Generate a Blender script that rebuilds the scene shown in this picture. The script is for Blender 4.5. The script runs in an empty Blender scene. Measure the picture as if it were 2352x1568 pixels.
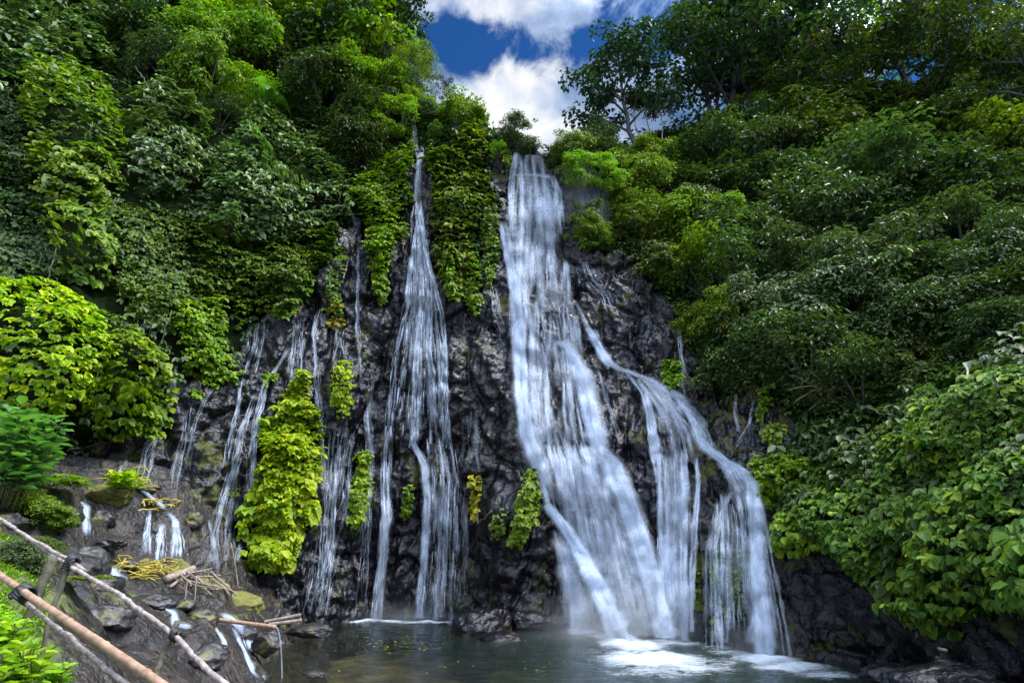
import bpy, math, random
import numpy as np
from mathutils import Vector, Matrix
from mathutils.bvhtree import BVHTree

random.seed(7)
rng = np.random.default_rng(7)
scene = bpy.context.scene
COL = scene.collection
R = math.radians

# ------------------------------------------------------------------ camera
PITCH = R(20.0)
CAMZ = 3.0
F = 1307.0                       # focal length in units of a 2352 x 1568 picture
CP, SP = math.cos(PITCH), math.sin(PITCH)
CAM = np.array([0.0, 0.0, CAMZ])
cd = bpy.data.cameras.new('camera')
cam = bpy.data.objects.new('camera', cd)
COL.objects.link(cam)
cam.location = CAM
cam.rotation_euler = (R(90) + PITCH, 0, 0)
cd.sensor_width = 36.0
cd.lens = F / 2352.0 * 36.0
cd.clip_end = 3000
cd.clip_start = 0.05
scene.camera = cam


def rays(u, v):
    dx = (np.asarray(u, float) - 1176.0) / F
    dz = (784.0 - np.asarray(v, float)) / F
    return np.stack([dx, CP - dz * SP, SP + dz * CP], -1)


def at(u, v, y):
    """point seen in direction u,v standing y metres ahead"""
    r = rays(u, v)
    return CAM + r * (np.asarray(y, float) / r[..., 1])[..., None]


def proj(p):
    q = np.asarray(p, float) - CAM
    d = q[..., 1] * CP + q[..., 2] * SP
    h = -q[..., 1] * SP + q[..., 2] * CP
    d = np.where(d < 0.05, 0.05, d)
    return 1176 + F * q[..., 0] / d, 784 - F * h / d


# ------------------------------------------------------------------ noise
def _hash(ix, iy, iz, seed):
    h = (ix.astype(np.int64) * 374761393 + iy.astype(np.int64) * 668265263 + iz.astype(np.int64) * 2147483647 + seed * 974634777) & 0xFFFFFFFF
    h = ((h ^ (h >> 13)) * 1274126177) & 0xFFFFFFFF
    h = ((h ^ (h >> 15)) * 2246822519) & 0xFFFFFFFF
    return ((h ^ (h >> 16)) & 0xFFFFFF) / float(0xFFFFFF)


def vnoise(p, seed=0):
    i = np.floor(p).astype(np.int64)
    f = p - i
    f = f * f * f * (f * (f * 6 - 15) + 10)
    out = 0
    for a in (0, 1):
        for b in (0, 1):
            for c in (0, 1):
                w = (f[:, 0] if a else 1 - f[:, 0]) * (f[:, 1] if b else 1 - f[:, 1]) * (f[:, 2] if c else 1 - f[:, 2])
                out = out + w * _hash(i[:, 0] + a, i[:, 1] + b, i[:, 2] + c, seed)
    return out * 2 - 1


def fbm(p, octaves=4, seed=0, gain=0.5):
    s, a, t = 0, 1.0, 0
    for k in range(octaves):
        s = s + a * vnoise(p * (2.03 ** k) + 17.3 * k, seed + k)
        t += a
        a *= gain
    return s / t


def worley(p, seed=0):
    i = np.floor(p).astype(np.int64)
    f = p - i
    d1 = np.full(len(p), 9.0)
    d2 = np.full(len(p), 9.0)
    for a in (-1, 0, 1):
        for b in (-1, 0, 1):
            for c in (-1, 0, 1):
                x, y, z = i[:, 0] + a, i[:, 1] + b, i[:, 2] + c
                dx = a + _hash(x, y, z, seed) - f[:, 0]
                dy = b + _hash(x, y, z, seed + 1) - f[:, 1]
                dz = c + _hash(x, y, z, seed + 2) - f[:, 2]
                d = np.sqrt(dx * dx + dy * dy + dz * dz)
                d2 = np.minimum(d2, np.maximum(d, d1))
                d1 = np.minimum(d1, d)
    return d1, d2


def norm(a):
    a = np.asarray(a, float)
    return a / np.maximum(np.linalg.norm(a, axis=-1, keepdims=True), 1e-9)


def smooth(a, b, x):
    t = np.clip((x - a) / (b - a), 0, 1)
    return t * t * (3 - 2 * t)


def inside(poly, u, v):
    u = np.asarray(u)
    r = np.zeros(u.shape, bool)
    n = len(poly)
    for k in range(n):
        x1, y1 = poly[k]
        x2, y2 = poly[(k + 1) % n]
        if y1 == y2:
            continue
        c = ((y1 > v) != (y2 > v)) & (u < (x2 - x1) * (v - y1) / (y2 - y1) + x1)
        r ^= c
    return r


def edge_dist(poly, u, v):
    d = np.full(u.shape, 1e9)
    n = len(poly)
    for k in range(n):
        a = np.array(poly[k], float)
        b = np.array(poly[(k + 1) % n], float)
        ab = b - a
        t = np.clip(((u - a[0]) * ab[0] + (v - a[1]) * ab[1]) / max(ab @ ab, 1e-6), 0, 1)
        d = np.minimum(d, np.hypot(u - a[0] - t * ab[0], v - a[1] - t * ab[1]))
    return d


# ------------------------------------------------------------------ object helpers
def mesh_np(name, verts, faces, mat=None, shade=False, attrs=None, uv=None):
    me = bpy.data.meshes.new(name)
    verts = np.ascontiguousarray(verts, dtype=np.float32)
    faces = np.ascontiguousarray(faces, dtype=np.int32)
    n, m, k = len(verts), len(faces), faces.shape[1]
    me.vertices.add(n)
    me.vertices.foreach_set('co', verts.ravel())
    me.loops.add(m * k)
    me.loops.foreach_set('vertex_index', faces.ravel())
    me.polygons.add(m)
    me.polygons.foreach_set('loop_start', np.arange(0, m * k, k, dtype=np.int32))
    me.polygons.foreach_set('loop_total', np.full(m, k, dtype=np.int32))
    if shade:
        me.polygons.foreach_set('use_smooth', np.ones(m, bool))
    me.update(calc_edges=True)
    for key, val in (attrs or {}).items():
        at_ = me.attributes.new(key, 'FLOAT', 'POINT')
        at_.data.foreach_set('value', np.ascontiguousarray(val, dtype=np.float32))
    if uv is not None:
        l = me.uv_layers.new(name='flow')
        l.data.foreach_set('uv', np.ascontiguousarray(np.asarray(uv)[faces.ravel()], dtype=np.float32).ravel())
    if mat:
        me.materials.append(mat)
    return me


def link(name, me, parent=None, loc=None):
    o = bpy.data.objects.new(name, me)
    COL.objects.link(o)
    if parent:
        o.parent = parent
    if loc is not None:
        o.location = loc
    return o


def tag(o, label=None, cat=None, group=None, kind=None):
    if label: o['label'] = label
    if cat: o['category'] = cat
    if group: o['group'] = group
    if kind: o['kind'] = kind
    return o


def empty(name, loc, label, cat, group=None, rz=0.0):
    o = bpy.data.objects.new(name, None)
    COL.objects.link(o)
    o.location = loc
    o.rotation_euler = (0, 0, rz)
    o.empty_display_size = 0.2
    return tag(o, label, cat, group)


def copy_tree(o, parent=None):
    c = o.copy()
    COL.objects.link(c)
    c.parent = parent
    for ch in o.children:
        copy_tree(ch, c)
    return c


class Geo:
    """collects quads for one mesh"""
    def __init__(self):
        self.v, self.f, self.n, self.uv, self.a = [], [], 0, [], []

    def add(self, v, f, uv=None, a=None):
        v = np.asarray(v, float).reshape(-1, 3)
        self.v.append(v)
        self.f.append(np.asarray(f, int) + self.n)
        self.n += len(v)
        if uv is not None: self.uv.append(np.asarray(uv, float))
        if a is not None: self.a.append(np.asarray(a, float))

    def tube(self, pts, rad, sides=6, knobs=0.0, cap=True):
        pts = np.asarray(pts, float)
        rad = np.broadcast_to(np.asarray(rad, float), (len(pts),)).copy()
        if knobs:
            rad = rad * (1 + knobs * rng.normal(size=len(pts)))
        if cap:
            pts = np.concatenate([pts[:1], pts, pts[-1:]])
            rad = np.concatenate([[1e-4], rad, [1e-4]])
        tan = norm(np.gradient(pts, axis=0) + 1e-9)
        ref = np.array([0.13, 0.21, 0.97]) if abs(tan[:, 2]).mean() < 0.8 else np.array([0.97, 0.2, 0.1])
        s = norm(np.cross(tan, ref))
        t = np.cross(s, tan)
        ang = np.linspace(0, 2 * math.pi, sides, endpoint=False)
        ring = pts[:, None] + rad[:, None, None] * (np.cos(ang)[None, :, None] * s[:, None] + np.sin(ang)[None, :, None] * t[:, None])
        n = len(pts)
        i, j = np.meshgrid(np.arange(n - 1), np.arange(sides), indexing='ij')
        jn = (j + 1) % sides
        q = np.stack([i * sides + j, i * sides + jn, (i + 1) * sides + jn, (i + 1) * sides + j], -1).reshape(-1, 4)
        self.add(ring.reshape(-1, 3), q)

    def leaves(self, P, N, D, L, W, fold=0.2, droop=0.35):
        P = np.asarray(P, float); n = len(P)
        N = norm(N)
        D = norm(D - N * (D * N).sum(-1, keepdims=True))
        S = np.cross(D, N)
        L = np.broadcast_to(np.asarray(L, float), (n,))[:, None]
        W = np.broadcast_to(np.asarray(W, float), (n,))[:, None]
        b = P
        tip = P + D * L - N * L * droop * 0.55
        m1 = P + D * L * 0.3 + N * W * fold * 0.5
        m2 = P + D * L * 0.7 - N * L * droop * 0.14 + N * W * fold * 0.3
        v = np.stack([b, m1 + S * W * 0.5, m2 + S * W * 0.36, tip, m2 - S * W * 0.36, m1 - S * W * 0.5], 1)
        k = np.arange(n)[:, None] * 6
        f = np.concatenate([k + np.array([[0, 1, 2, 3]]), k + np.array([[0, 3, 4, 5]])], 1).reshape(-1, 4)
        self.add(v.reshape(-1, 3), f)

    def mesh(self, name, mat, shade=False, origin=(0, 0, 0)):
        v = np.concatenate(self.v) - np.asarray(origin, float)
        return mesh_np(name, v, np.concatenate(self.f), mat, shade,
                       {'dens': np.concatenate(self.a)[:, 0], 'rib': np.concatenate(self.a)[:, 1]} if self.a else None,
                       np.concatenate(self.uv) if self.uv else None)


# ------------------------------------------------------------------ materials
def new_mat(name):
    m = bpy.data.materials.new(name)
    m.use_nodes = True
    nt = m.node_tree
    nt.nodes.clear()
    out = nt.nodes.new('ShaderNodeOutputMaterial')
    return m, nt, out


def nd(nt, kind, **kw):
    n = nt.nodes.new(kind)
    for k, v in kw.items():
        if k in n.inputs.keys():
            n.inputs[k].default_value = v
        else:
            setattr(n, k, v)
    return n


def ramp(nt, fac, stops):
    r = nt.nodes.new('ShaderNodeValToRGB')
    e = r.color_ramp.elements
    while len(e) < len(stops):
        e.new(0.5)
    for k, (p, c) in enumerate(stops):
        e[k].position = p
        e[k].color = (*c, 1) if len(c) == 3 else c
    nt.links.new(fac, r.inputs['Fac'])
    return r.outputs['Color']


def mth(nt, op, a, b=None, clamp=False):
    n = nt.nodes.new('ShaderNodeMath')
    n.operation = op
    n.use_clamp = clamp
    for k, x in enumerate((a, b)):
        if x is None: continue
        if isinstance(x, (int, float)): n.inputs[k].default_value = x
        else: nt.links.new(x, n.inputs[k])
    return n.outputs[0]


def mixc(nt, fac, a, b, mode='MIX'):
    n = nt.nodes.new('ShaderNodeMix')
    n.data_type = 'RGBA'
    n.blend_type = mode
    for k, x in ((0, fac), (6, a), (7, b)):
        if isinstance(x, (int, float)): n.inputs[k].default_value = x
        elif isinstance(x, tuple): n.inputs[k].default_value = (*x, 1)
        else: nt.links.new(x, n.inputs[k])
    return n.outputs[2]


def noise_tex(nt, scale, detail=4.0, rough=0.55, vec=None, dist=0.0):
    n = nd(nt, 'ShaderNodeTexNoise')
    n.inputs['Scale'].default_value = scale
    n.inputs['Detail'].default_value = detail
    n.inputs['Roughness'].default_value = rough
    n.inputs['Distortion'].default_value = dist
    if vec is not None: nt.links.new(vec, n.inputs['Vector'])
    return n.outputs['Fac']


def leaf_mat(name, cols, rough=0.42, trans=0.3, spec=0.5, tcol=None, hue=0.02, val=0.35):
    """leaf colours: each leaf of a plant takes its own tone between cols"""
    m, nt, out = new_mat(name)
    geo = nd(nt, 'ShaderNodeNewGeometry')
    oi = nd(nt, 'ShaderNodeObjectInfo')
    c = ramp(nt, geo.outputs['Random Per Island'], [(k / (len(cols) - 1), cc) for k, cc in enumerate(cols)])
    tc = nd(nt, 'ShaderNodeTexCoord')
    n2 = noise_tex(nt, 0.35, 2.0, 0.5, geo.outputs['Position'])
    hs = nd(nt, 'ShaderNodeHueSaturation')
    nt.links.new(c, hs.inputs['Color'])
    nt.links.new(mth(nt, 'ADD', mth(nt, 'MULTIPLY', mth(nt, 'SUBTRACT', n2, 0.5), hue * 4), mth(nt, 'ADD', mth(nt, 'MULTIPLY', oi.outputs['Random'], hue * 1.5), 0.484 - hue * 0.75)), hs.inputs['Hue'])
    nt.links.new(mth(nt, 'ADD', mth(nt, 'MULTIPLY', oi.outputs['Random'], val), 1 - val / 2), hs.inputs['Value'])
    p = nd(nt, 'ShaderNodeBsdfPrincipled')
    p.inputs['Roughness'].default_value = rough
    p.inputs['Specular IOR Level'].default_value = spec
    nt.links.new(hs.outputs['Color'], p.inputs['Base Color'])
    t = nd(nt, 'ShaderNodeBsdfTranslucent')
    tint = mixc(nt, 1.0, hs.outputs['Color'], tcol or (1.2, 1.5, 0.45), 'MULTIPLY')
    nt.links.new(tint, t.inputs['Color'])
    mx = nd(nt, 'ShaderNodeMixShader')
    mx.inputs[0].default_value = trans
    nt.links.new(p.outputs[0], mx.inputs[1])
    nt.links.new(t.outputs[0], mx.inputs[2])
    nt.links.new(mx.outputs[0], out.inputs['Surface'])
    return m


def rock_mat(name, cols, moss_cols, moss_amount=0.5, rough=(0.18, 0.55), bump=0.5, veg=False, dist=0.06):
    m, nt, out = new_mat(name)
    tc = nd(nt, 'ShaderNodeTexCoord')
    vec = tc.outputs['Object']
    a = noise_tex(nt, 0.9, 8, 0.62, vec)
    b = noise_tex(nt, 6.0, 6, 0.6, vec)
    f = mth(nt, 'ADD', mth(nt, 'MULTIPLY', a, 0.6), mth(nt, 'MULTIPLY', b, 0.4))
    c = ramp(nt, f, [(0.3, cols[0]), (0.5, cols[1]), (0.62, cols[2]), (0.75, cols[3])])
    bl_ = nd(nt, 'ShaderNodeMapRange', interpolation_type='SMOOTHSTEP')
    bl_.inputs['From Min'].default_value = 0.5; bl_.inputs['From Max'].default_value = 0.66; bl_.inputs['To Max'].default_value = 0.7
    nt.links.new(noise_tex(nt, 0.33, 5, 0.6, vec), bl_.inputs['Value'])
    c = mixc(nt, bl_.outputs[0], c, mixc(nt, 1.0, c, (1.35, 0.95, 0.62), 'MULTIPLY'))
    mo = nd(nt, 'ShaderNodeAttribute', attribute_name='moss')
    mn = noise_tex(nt, 1.3, 6, 0.65, vec)
    mf = nd(nt, 'ShaderNodeMapRange')
    mf.interpolation_type = 'SMOOTHSTEP'
    mf.inputs['From Min'].default_value = 0.58
    mf.inputs['From Max'].default_value = 0.72
    nt.links.new(mth(nt, 'ADD', mn, mth(nt, 'MULTIPLY', mo.outputs['Fac'], moss_amount)), mf.inputs['Value'])
    mc = ramp(nt, b, [(0.3, moss_cols[0]), (0.6, moss_cols[1])])
    c = mixc(nt, mf.outputs[0], c, mc)
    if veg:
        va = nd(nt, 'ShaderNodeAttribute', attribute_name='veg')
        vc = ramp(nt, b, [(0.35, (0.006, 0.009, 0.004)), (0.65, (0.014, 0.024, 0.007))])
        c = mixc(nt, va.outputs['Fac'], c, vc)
    p = nd(nt, 'ShaderNodeBsdfPrincipled')
    nt.links.new(c, p.inputs['Base Color'])
    rn = noise_tex(nt, 2.2, 5, 0.6, vec)
    rr = nd(nt, 'ShaderNodeMapRange')
    rr.inputs['From Min'].default_value = 0.35
    rr.inputs['From Max'].default_value = 0.65
    rr.inputs['To Min'].default_value = rough[0]
    rr.inputs['To Max'].default_value = rough[1]
    nt.links.new(rn, rr.inputs['Value'])
    r_out = mth(nt, 'MAXIMUM', rr.outputs[0], mth(nt, 'MULTIPLY', mf.outputs[0], 0.8))
    p.inputs['Specular IOR Level'].default_value = 0.55
    if veg:
        r_out = mth(nt, 'MAXIMUM', r_out, va.outputs['Fac'])
        nt.links.new(mth(nt, 'MULTIPLY', mth(nt, 'SUBTRACT', 1.0, va.outputs['Fac']), 0.36), p.inputs['Specular IOR Level'])
    nt.links.new(r_out, p.inputs['Roughness'])
    v = nd(nt, 'ShaderNodeTexVoronoi')
    v.inputs['Scale'].default_value = 3.2
    wv = nd(nt, 'ShaderNodeVectorMath', operation='ADD')
    nt.links.new(vec, wv.inputs[0])
    nn = nd(nt, 'ShaderNodeTexNoise')
    nn.inputs['Scale'].default_value = 2.0
    nn.inputs['Detail'].default_value = 4
    nt.links.new(vec, nn.inputs['Vector'])
    nt.links.new(nn.outputs['Color'], wv.inputs[1])
    nt.links.new(wv.outputs[0], v.inputs['Vector'])
    h = mth(nt, 'ADD', mth(nt, 'MULTIPLY', v.outputs['Distance'], 0.6), mth(nt, 'MULTIPLY', b, 0.8))
    bp = nd(nt, 'ShaderNodeBump')
    bp.inputs['Strength'].default_value = bump
    bp.inputs['Distance'].default_value = dist
    nt.links.new(h, bp.inputs['Height'])
    nt.links.new(bp.outputs[0], p.inputs['Normal'])
    nt.links.new(p.outputs[0], out.inputs['Surface'])
    return m


def simple_mat(name, c1, c2, scale=8.0, rough=0.6, bump=0.3, stretch=(1, 1, 1), spec=0.4):
    m, nt, out = new_mat(name)
    tc = nd(nt, 'ShaderNodeTexCoord')
    mp = nd(nt, 'ShaderNodeMapping')
    mp.inputs['Scale'].default_value = stretch
    nt.links.new(tc.outputs['Object'], mp.inputs['Vector'])
    n = noise_tex(nt, scale, 6, 0.65, mp.outputs[0])
    c = ramp(nt, n, [(0.32, c1), (0.68, c2)])
    p = nd(nt, 'ShaderNodeBsdfPrincipled')
    nt.links.new(c, p.inputs['Base Color'])
    p.inputs['Roughness'].default_value = rough
    p.inputs['Specular IOR Level'].default_value = spec
    bp = nd(nt, 'ShaderNodeBump')
    bp.inputs['Strength'].default_value = bump
    bp.inputs['Distance'].default_value = 0.02
    nt.links.new(n, bp.inputs['Height'])
    nt.links.new(bp.outputs[0], p.inputs['Normal'])
    nt.links.new(p.outputs[0], out.inputs['Surface'])
    return m


def water_mat(name, ribbon=False, col=(0.70, 0.79, 0.92)):
    """falling water: streaks along the flow, see-through where it is thin"""
    m, nt, out = new_mat(name)
    uv = nd(nt, 'ShaderNodeUVMap', uv_map='flow')
    de = nd(nt, 'ShaderNodeAttribute', attribute_name='dens').outputs['Fac']
    sep = nd(nt, 'ShaderNodeSeparateXYZ')
    nt.links.new(uv.outputs[0], sep.inputs[0])

    def streak(su, sv, detail):
        mp = nd(nt, 'ShaderNodeMapping')
        mp.inputs['Scale'].default_value = (su, sv, 1)
        nt.links.new(uv.outputs[0], mp.inputs['Vector'])
        return noise_tex(nt, 1.0, detail, 0.6, mp.outputs[0], 0.15)
    rb = nd(nt, 'ShaderNodeAttribute', attribute_name='rib').outputs['Fac']
    n = mth(nt, 'ADD', mth(nt, 'MULTIPLY', streak(0.3, 1.5, 4), 0.5), mth(nt, 'MULTIPLY', streak(7.0, 0.22, 3), 0.5))
    e = mth(nt, 'SUBTRACT', mth(nt, 'MULTIPLY', mth(nt, 'FRACT', sep.outputs[0]), 2.0), 1.0)
    e = mth(nt, 'SUBTRACT', 1.0, mth(nt, 'MULTIPLY', e, e), True)
    al_q = mth(nt, 'MULTIPLY', mth(nt, 'MULTIPLY', mth(nt, 'POWER', e, 1.5), de), mth(nt, 'MULTIPLY', mth(nt, 'SUBTRACT', n, 0.26), 3.2), True)
    al_r = al_q
    a = streak(1.1, 0.09, 3)
    b = streak(5.0, 0.15, 4)
    c = streak(20.0, 0.3, 2)
    n = mth(nt, 'ADD', mth(nt, 'ADD', mth(nt, 'MULTIPLY', a, 0.42), mth(nt, 'MULTIPLY', b, 0.36)), mth(nt, 'MULTIPLY', c, 0.22))
    t = mth(nt, 'SUBTRACT', n, mth(nt, 'SUBTRACT', 0.88, mth(nt, 'MULTIPLY', de, 0.86)))
    al_s = mth(nt, 'MULTIPLY', mth(nt, 'MULTIPLY', t, 1.75, True), mth(nt, 'MULTIPLY', de, 2.5, True), True)
    mxr = nd(nt, 'ShaderNodeMix')
    nt.links.new(rb, mxr.inputs[0]); nt.links.new(al_s, mxr.inputs[2]); nt.links.new(al_r, mxr.inputs[3])
    al = mxr.outputs[0]
    al = mth(nt, 'MULTIPLY', al, 0.8)
    p = nd(nt, 'ShaderNodeBsdfPrincipled')
    p.inputs['Base Color'].default_value = (*col, 1)
    p.inputs['Roughness'].default_value = 0.5
    tl = nd(nt, 'ShaderNodeBsdfTranslucent')
    tl.inputs['Color'].default_value = (*col, 1)
    mx0 = nd(nt, 'ShaderNodeMixShader')
    mx0.inputs[0].default_value = 0.35
    nt.links.new(p.outputs[0], mx0.inputs[1])
    nt.links.new(tl.outputs[0], mx0.inputs[2])
    tr = nd(nt, 'ShaderNodeBsdfTransparent')
    mx = nd(nt, 'ShaderNodeMixShader')
    nt.links.new(al, mx.inputs[0])
    nt.links.new(tr.outputs[0], mx.inputs[1])
    nt.links.new(mx0.outputs[0], mx.inputs[2])
    nt.links.new(mx.outputs[0], out.inputs['Surface'])
    return m


M = {}
M['cliff'] = rock_mat('wet_basalt', [(0.002, 0.0017, 0.0027), (0.0045, 0.004, 0.0062), (0.010, 0.0088, 0.0136), (0.03, 0.0265, 0.04)],
                      [(0.02, 0.025, 0.005), (0.075, 0.075, 0.012)], 0.38, (0.12, 0.38), 0.8, veg=True, dist=0.10)
M['bank'] = rock_mat('brown_wet_rock', [(0.003, 0.0024, 0.002), (0.012, 0.0085, 0.0062), (0.042, 0.029, 0.019), (0.105, 0.078, 0.055)],
                     [(0.03, 0.045, 0.008), (0.10, 0.12, 0.02)], 0.55, (0.3, 0.65), 1.0, dist=0.11)
M['boulder'] = rock_mat('boulder_rock', [(0.007, 0.006, 0.006), (0.02, 0.017, 0.017), (0.042, 0.038, 0.036), (0.095, 0.088, 0.085)],
                        [(0.05, 0.055, 0.008), (0.15, 0.14, 0.02)], 0.6, (0.3, 0.65), 0.8, dist=0.04)
M['leaf_grey'] = leaf_mat('grey_green_leaf', [(0.055, 0.105, 0.028), (0.10, 0.175, 0.045), (0.165, 0.25, 0.07)], 0.42, 0.2, 0.55)
M['leaf_mid'] = leaf_mat('mid_green_leaf', [(0.048, 0.105, 0.009), (0.105, 0.195, 0.013), (0.2, 0.29, 0.016)], 0.5, 0.32, 0.3)
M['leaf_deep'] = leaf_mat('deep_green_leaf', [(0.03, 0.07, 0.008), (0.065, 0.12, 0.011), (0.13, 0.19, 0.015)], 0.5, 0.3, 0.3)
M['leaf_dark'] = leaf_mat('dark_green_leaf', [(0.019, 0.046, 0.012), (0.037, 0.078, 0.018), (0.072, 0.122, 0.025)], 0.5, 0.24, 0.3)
M['leaf_lime'] = leaf_mat('lime_leaf', [(0.11, 0.24, 0.006), (0.2, 0.36, 0.006), (0.42, 0.5, 0.008), (0.15, 0.31, 0.006)], 0.5, 0.35, 0.3, hue=0.01)
M['leaf_bright'] = leaf_mat('bright_green_leaf', [(0.065, 0.155, 0.008), (0.13, 0.26, 0.010), (0.26, 0.38, 0.012)], 0.5, 0.35, 0.3, hue=0.01)
M['leaf_big'] = leaf_mat('broad_green_leaf', [(0.024, 0.078, 0.009), (0.046, 0.122, 0.013), (0.07, 0.16, 0.017), (0.075, 0.165, 0.018), (0.22, 0.32, 0.018)], 0.62, 0.3, 0.18, hue=0.01)
M['leaf_olive'] = leaf_mat('olive_leaf', [(0.03, 0.062, 0.010), (0.066, 0.115, 0.014), (0.12, 0.17, 0.02)], 0.5, 0.3, 0.3)
M['leaf_sage'] = leaf_mat('sage_leaf', [(0.032, 0.069, 0.021), (0.066, 0.122, 0.034), (0.125, 0.185, 0.058)], 0.45, 0.22, 0.4)
M['leaf_tree'] = leaf_mat('tree_leaf', [(0.012, 0.036, 0.014), (0.022, 0.06, 0.022), (0.04, 0.09, 0.028)], 0.45, 0.2, 0.4)
M['leaf_yellow'] = leaf_mat('yellow_leaf', [(0.2, 0.24, 0.012), (0.38, 0.36, 0.02), (0.5, 0.42, 0.03)], 0.5, 0.35, 0.3, hue=0.01)
M['leaf_sun'] = leaf_mat('sunny_shrub_leaf', [(0.06, 0.16, 0.006), (0.12, 0.27, 0.008), (0.24, 0.39, 0.010)], 0.5, 0.35, 0.3, hue=0.01)
M['bark'] = simple_mat('grey_bark', (0.03, 0.027, 0.024), (0.11, 0.10, 0.09), 6, 0.8, 0.6, (1, 1, 0.3))
M['pale_bark'] = simple_mat('pale_bark', (0.16, 0.15, 0.14), (0.34, 0.32, 0.3), 6, 0.75, 0.4, (1, 1, 0.3))
M['stem'] = simple_mat('green_stem', (0.05, 0.06, 0.02), (0.10, 0.10, 0.04), 10, 0.7, 0.3)
M['bamboo'] = simple_mat('weathered_bamboo', (0.20, 0.115, 0.07), (0.45, 0.29, 0.19), 14, 0.45, 0.15, (1, 1, 1), 0.5)
M['pole'] = simple_mat('peeling_pole', (0.10, 0.075, 0.065), (0.46, 0.38, 0.35), 18, 0.7, 0.5)
M['post'] = simple_mat('mossy_post', (0.05, 0.045, 0.03), (0.16, 0.14, 0.09), 18, 0.8, 0.5)
M['rubber'] = simple_mat('black_rubber', (0.008, 0.008, 0.009), (0.025, 0.025, 0.028), 20, 0.45, 0.3)
M['wood'] = simple_mat('driftwood', (0.12, 0.085, 0.06), (0.38, 0.3, 0.24), 10, 0.7, 0.5)
M['vine'] = simple_mat('dry_yellow_vine', (0.28, 0.2, 0.02), (0.5, 0.42, 0.06), 5, 0.6, 0.2)
M['twig'] = simple_mat('dry_twig', (0.13, 0.09, 0.06), (0.3, 0.22, 0.16), 5, 0.7, 0.2)
M['fall'] = water_mat('falling_water')
M['strand'] = water_mat('water_strand', True)

# ------------------------------------------------------------------ the cliff
LEV = [   # u, then foot distance, then (v, distance) up the face, then the crest; behind it the ground levels out
    (-900, 9, [(1100, 9.5), (800, 10.5), (500, 12), (200, 15), (-200, 20)]),
    (-500, 13, [(1100, 13.5), (800, 14.5), (500, 16), (200, 19), (-150, 25)]),
    (-100, 17, [(1100, 17.5), (800, 18), (500, 20), (200, 24), (-120, 32)]),
    (300, 22, [(1050, 22.5), (800, 23), (520, 24.5), (250, 29), (0, 38)]),
    (600, 26, [(1100, 26.5), (800, 27), (540, 28.5), (300, 33), (80, 43)]),
    (850, 28.3, [(1100, 28.8), (800, 29.3), (560, 30.3), (350, 33), (190, 42)]),
    (960, 28.5, [(1100, 28.9), (800, 29.6), (560, 30.6), (355, 32.5), (246, 38)]),
    (1060, 28.3, [(1100, 28.6), (800, 29.5), (560, 30.6), (400, 31.6), (290, 34.5)]),
    (1150, 26.6, [(1100, 27.2), (800, 29.3), (580, 30.8), (430, 32), (325, 34)]),
    (1230, 25.6, [(1100, 27.2), (800, 29.5), (600, 31.3), (430, 32.5), (358, 33.5)]),
    (1330, 25.0, [(1100, 27.0), (800, 29.5), (600, 31.5), (480, 32.5), (388, 34.5)]),
    (1450, 23.6, [(1150, 26), (850, 28.5), (650, 31), (500, 34), (390, 38)]),
    (1600, 21.8, [(1150, 24), (900, 26.5), (700, 30), (500, 35), (360, 42)]),
    (1780, 19.2, [(1150, 21.5), (900, 24.5), (700, 28), (480, 34), (320, 43)]),
    (1950, 16.7, [(1200, 18), (900, 21.5), (700, 25.5), (480, 32), (300, 41)]),
    (2150, 13.6, [(1250, 14.3), (950, 17.5), (700, 22), (450, 28), (280, 38)]),
    (2400, 10.5, [(1300, 10.8), (1000, 13), (720, 17), (450, 24), (250, 33)]),
    (2800, 7.5, [(1350, 7.9), (1050, 9.5), (750, 13), (450, 20), (200, 28)]),
    (3400, 4.5, [(1400, 5), (1050, 6), (750, 8.5), (450, 13), (150, 19)]),
]


def foot(u, y, z):
    # solve for x from u at given y, z
    d = y * CP + (z - CAMZ) * SP
    return np.array([(u - 1176) / F * d, y, z])


ctrl = []
for u, yf, lv in LEV:
    colp = [foot(u, yf, -1.2)]
    for v, y in lv:
        colp.append(at(u, v, y))
    c = colp[-1]
    out_dir = norm(np.array([c[0] * 0.55, c[1], 0]))
    colp.append(c + out_dir * 7 + np.array([0, 0, 1.2]))
    colp.append(c + out_dir * 40 + np.array([0, 0, 3.0]))
    ctrl.append(colp)
ctrl = np.array(ctrl)              # (cols, levels, 3)


def catmull(a, n, axis):
    """resample control points along an axis with a Catmull-Rom spline"""
    a = np.moveaxis(a, axis, 0)
    k = len(a)
    t = np.asarray(n, float)
    i = np.clip(np.floor(t).astype(int), 0, k - 2)
    f = (t - i).reshape(-1, *([1] * (a.ndim - 1)))
    p0, p1, p2, p3 = a[np.clip(i - 1, 0, k - 1)], a[i], a[i + 1], a[np.clip(i + 2, 0, k - 1)]
    r = 0.5 * (2 * p1 + (p2 - p0) * f + (2 * p0 - 5 * p1 + 4 * p2 - p3) * f ** 2 + (3 * p1 - p0 - 3 * p2 + p3) * f ** 3)
    return np.moveaxis(r, 0, axis)


us = np.array([l[0] for l in LEV], float)
upx = np.concatenate([np.arange(-900, -40, 14), np.arange(-40, 520, 5), np.arange(520, 1860, 3.2), np.arange(1860, 2420, 5), np.arange(2420, 3401, 16)])
tc_ = np.interp(upx, us, np.arange(len(us)))
tl_ = np.concatenate([np.linspace(0, 5, 430), np.linspace(5.02, 7, 40)])
G = catmull(catmull(ctrl, tc_, 0), tl_, 1)     # (NU, NV, 3)
NU, NV = G.shape[:2]


def grid_normals(G):
    du = np.gradient(G, axis=0)
    dv = np.gradient(G, axis=1)
    return norm(np.cross(du, dv))


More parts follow.
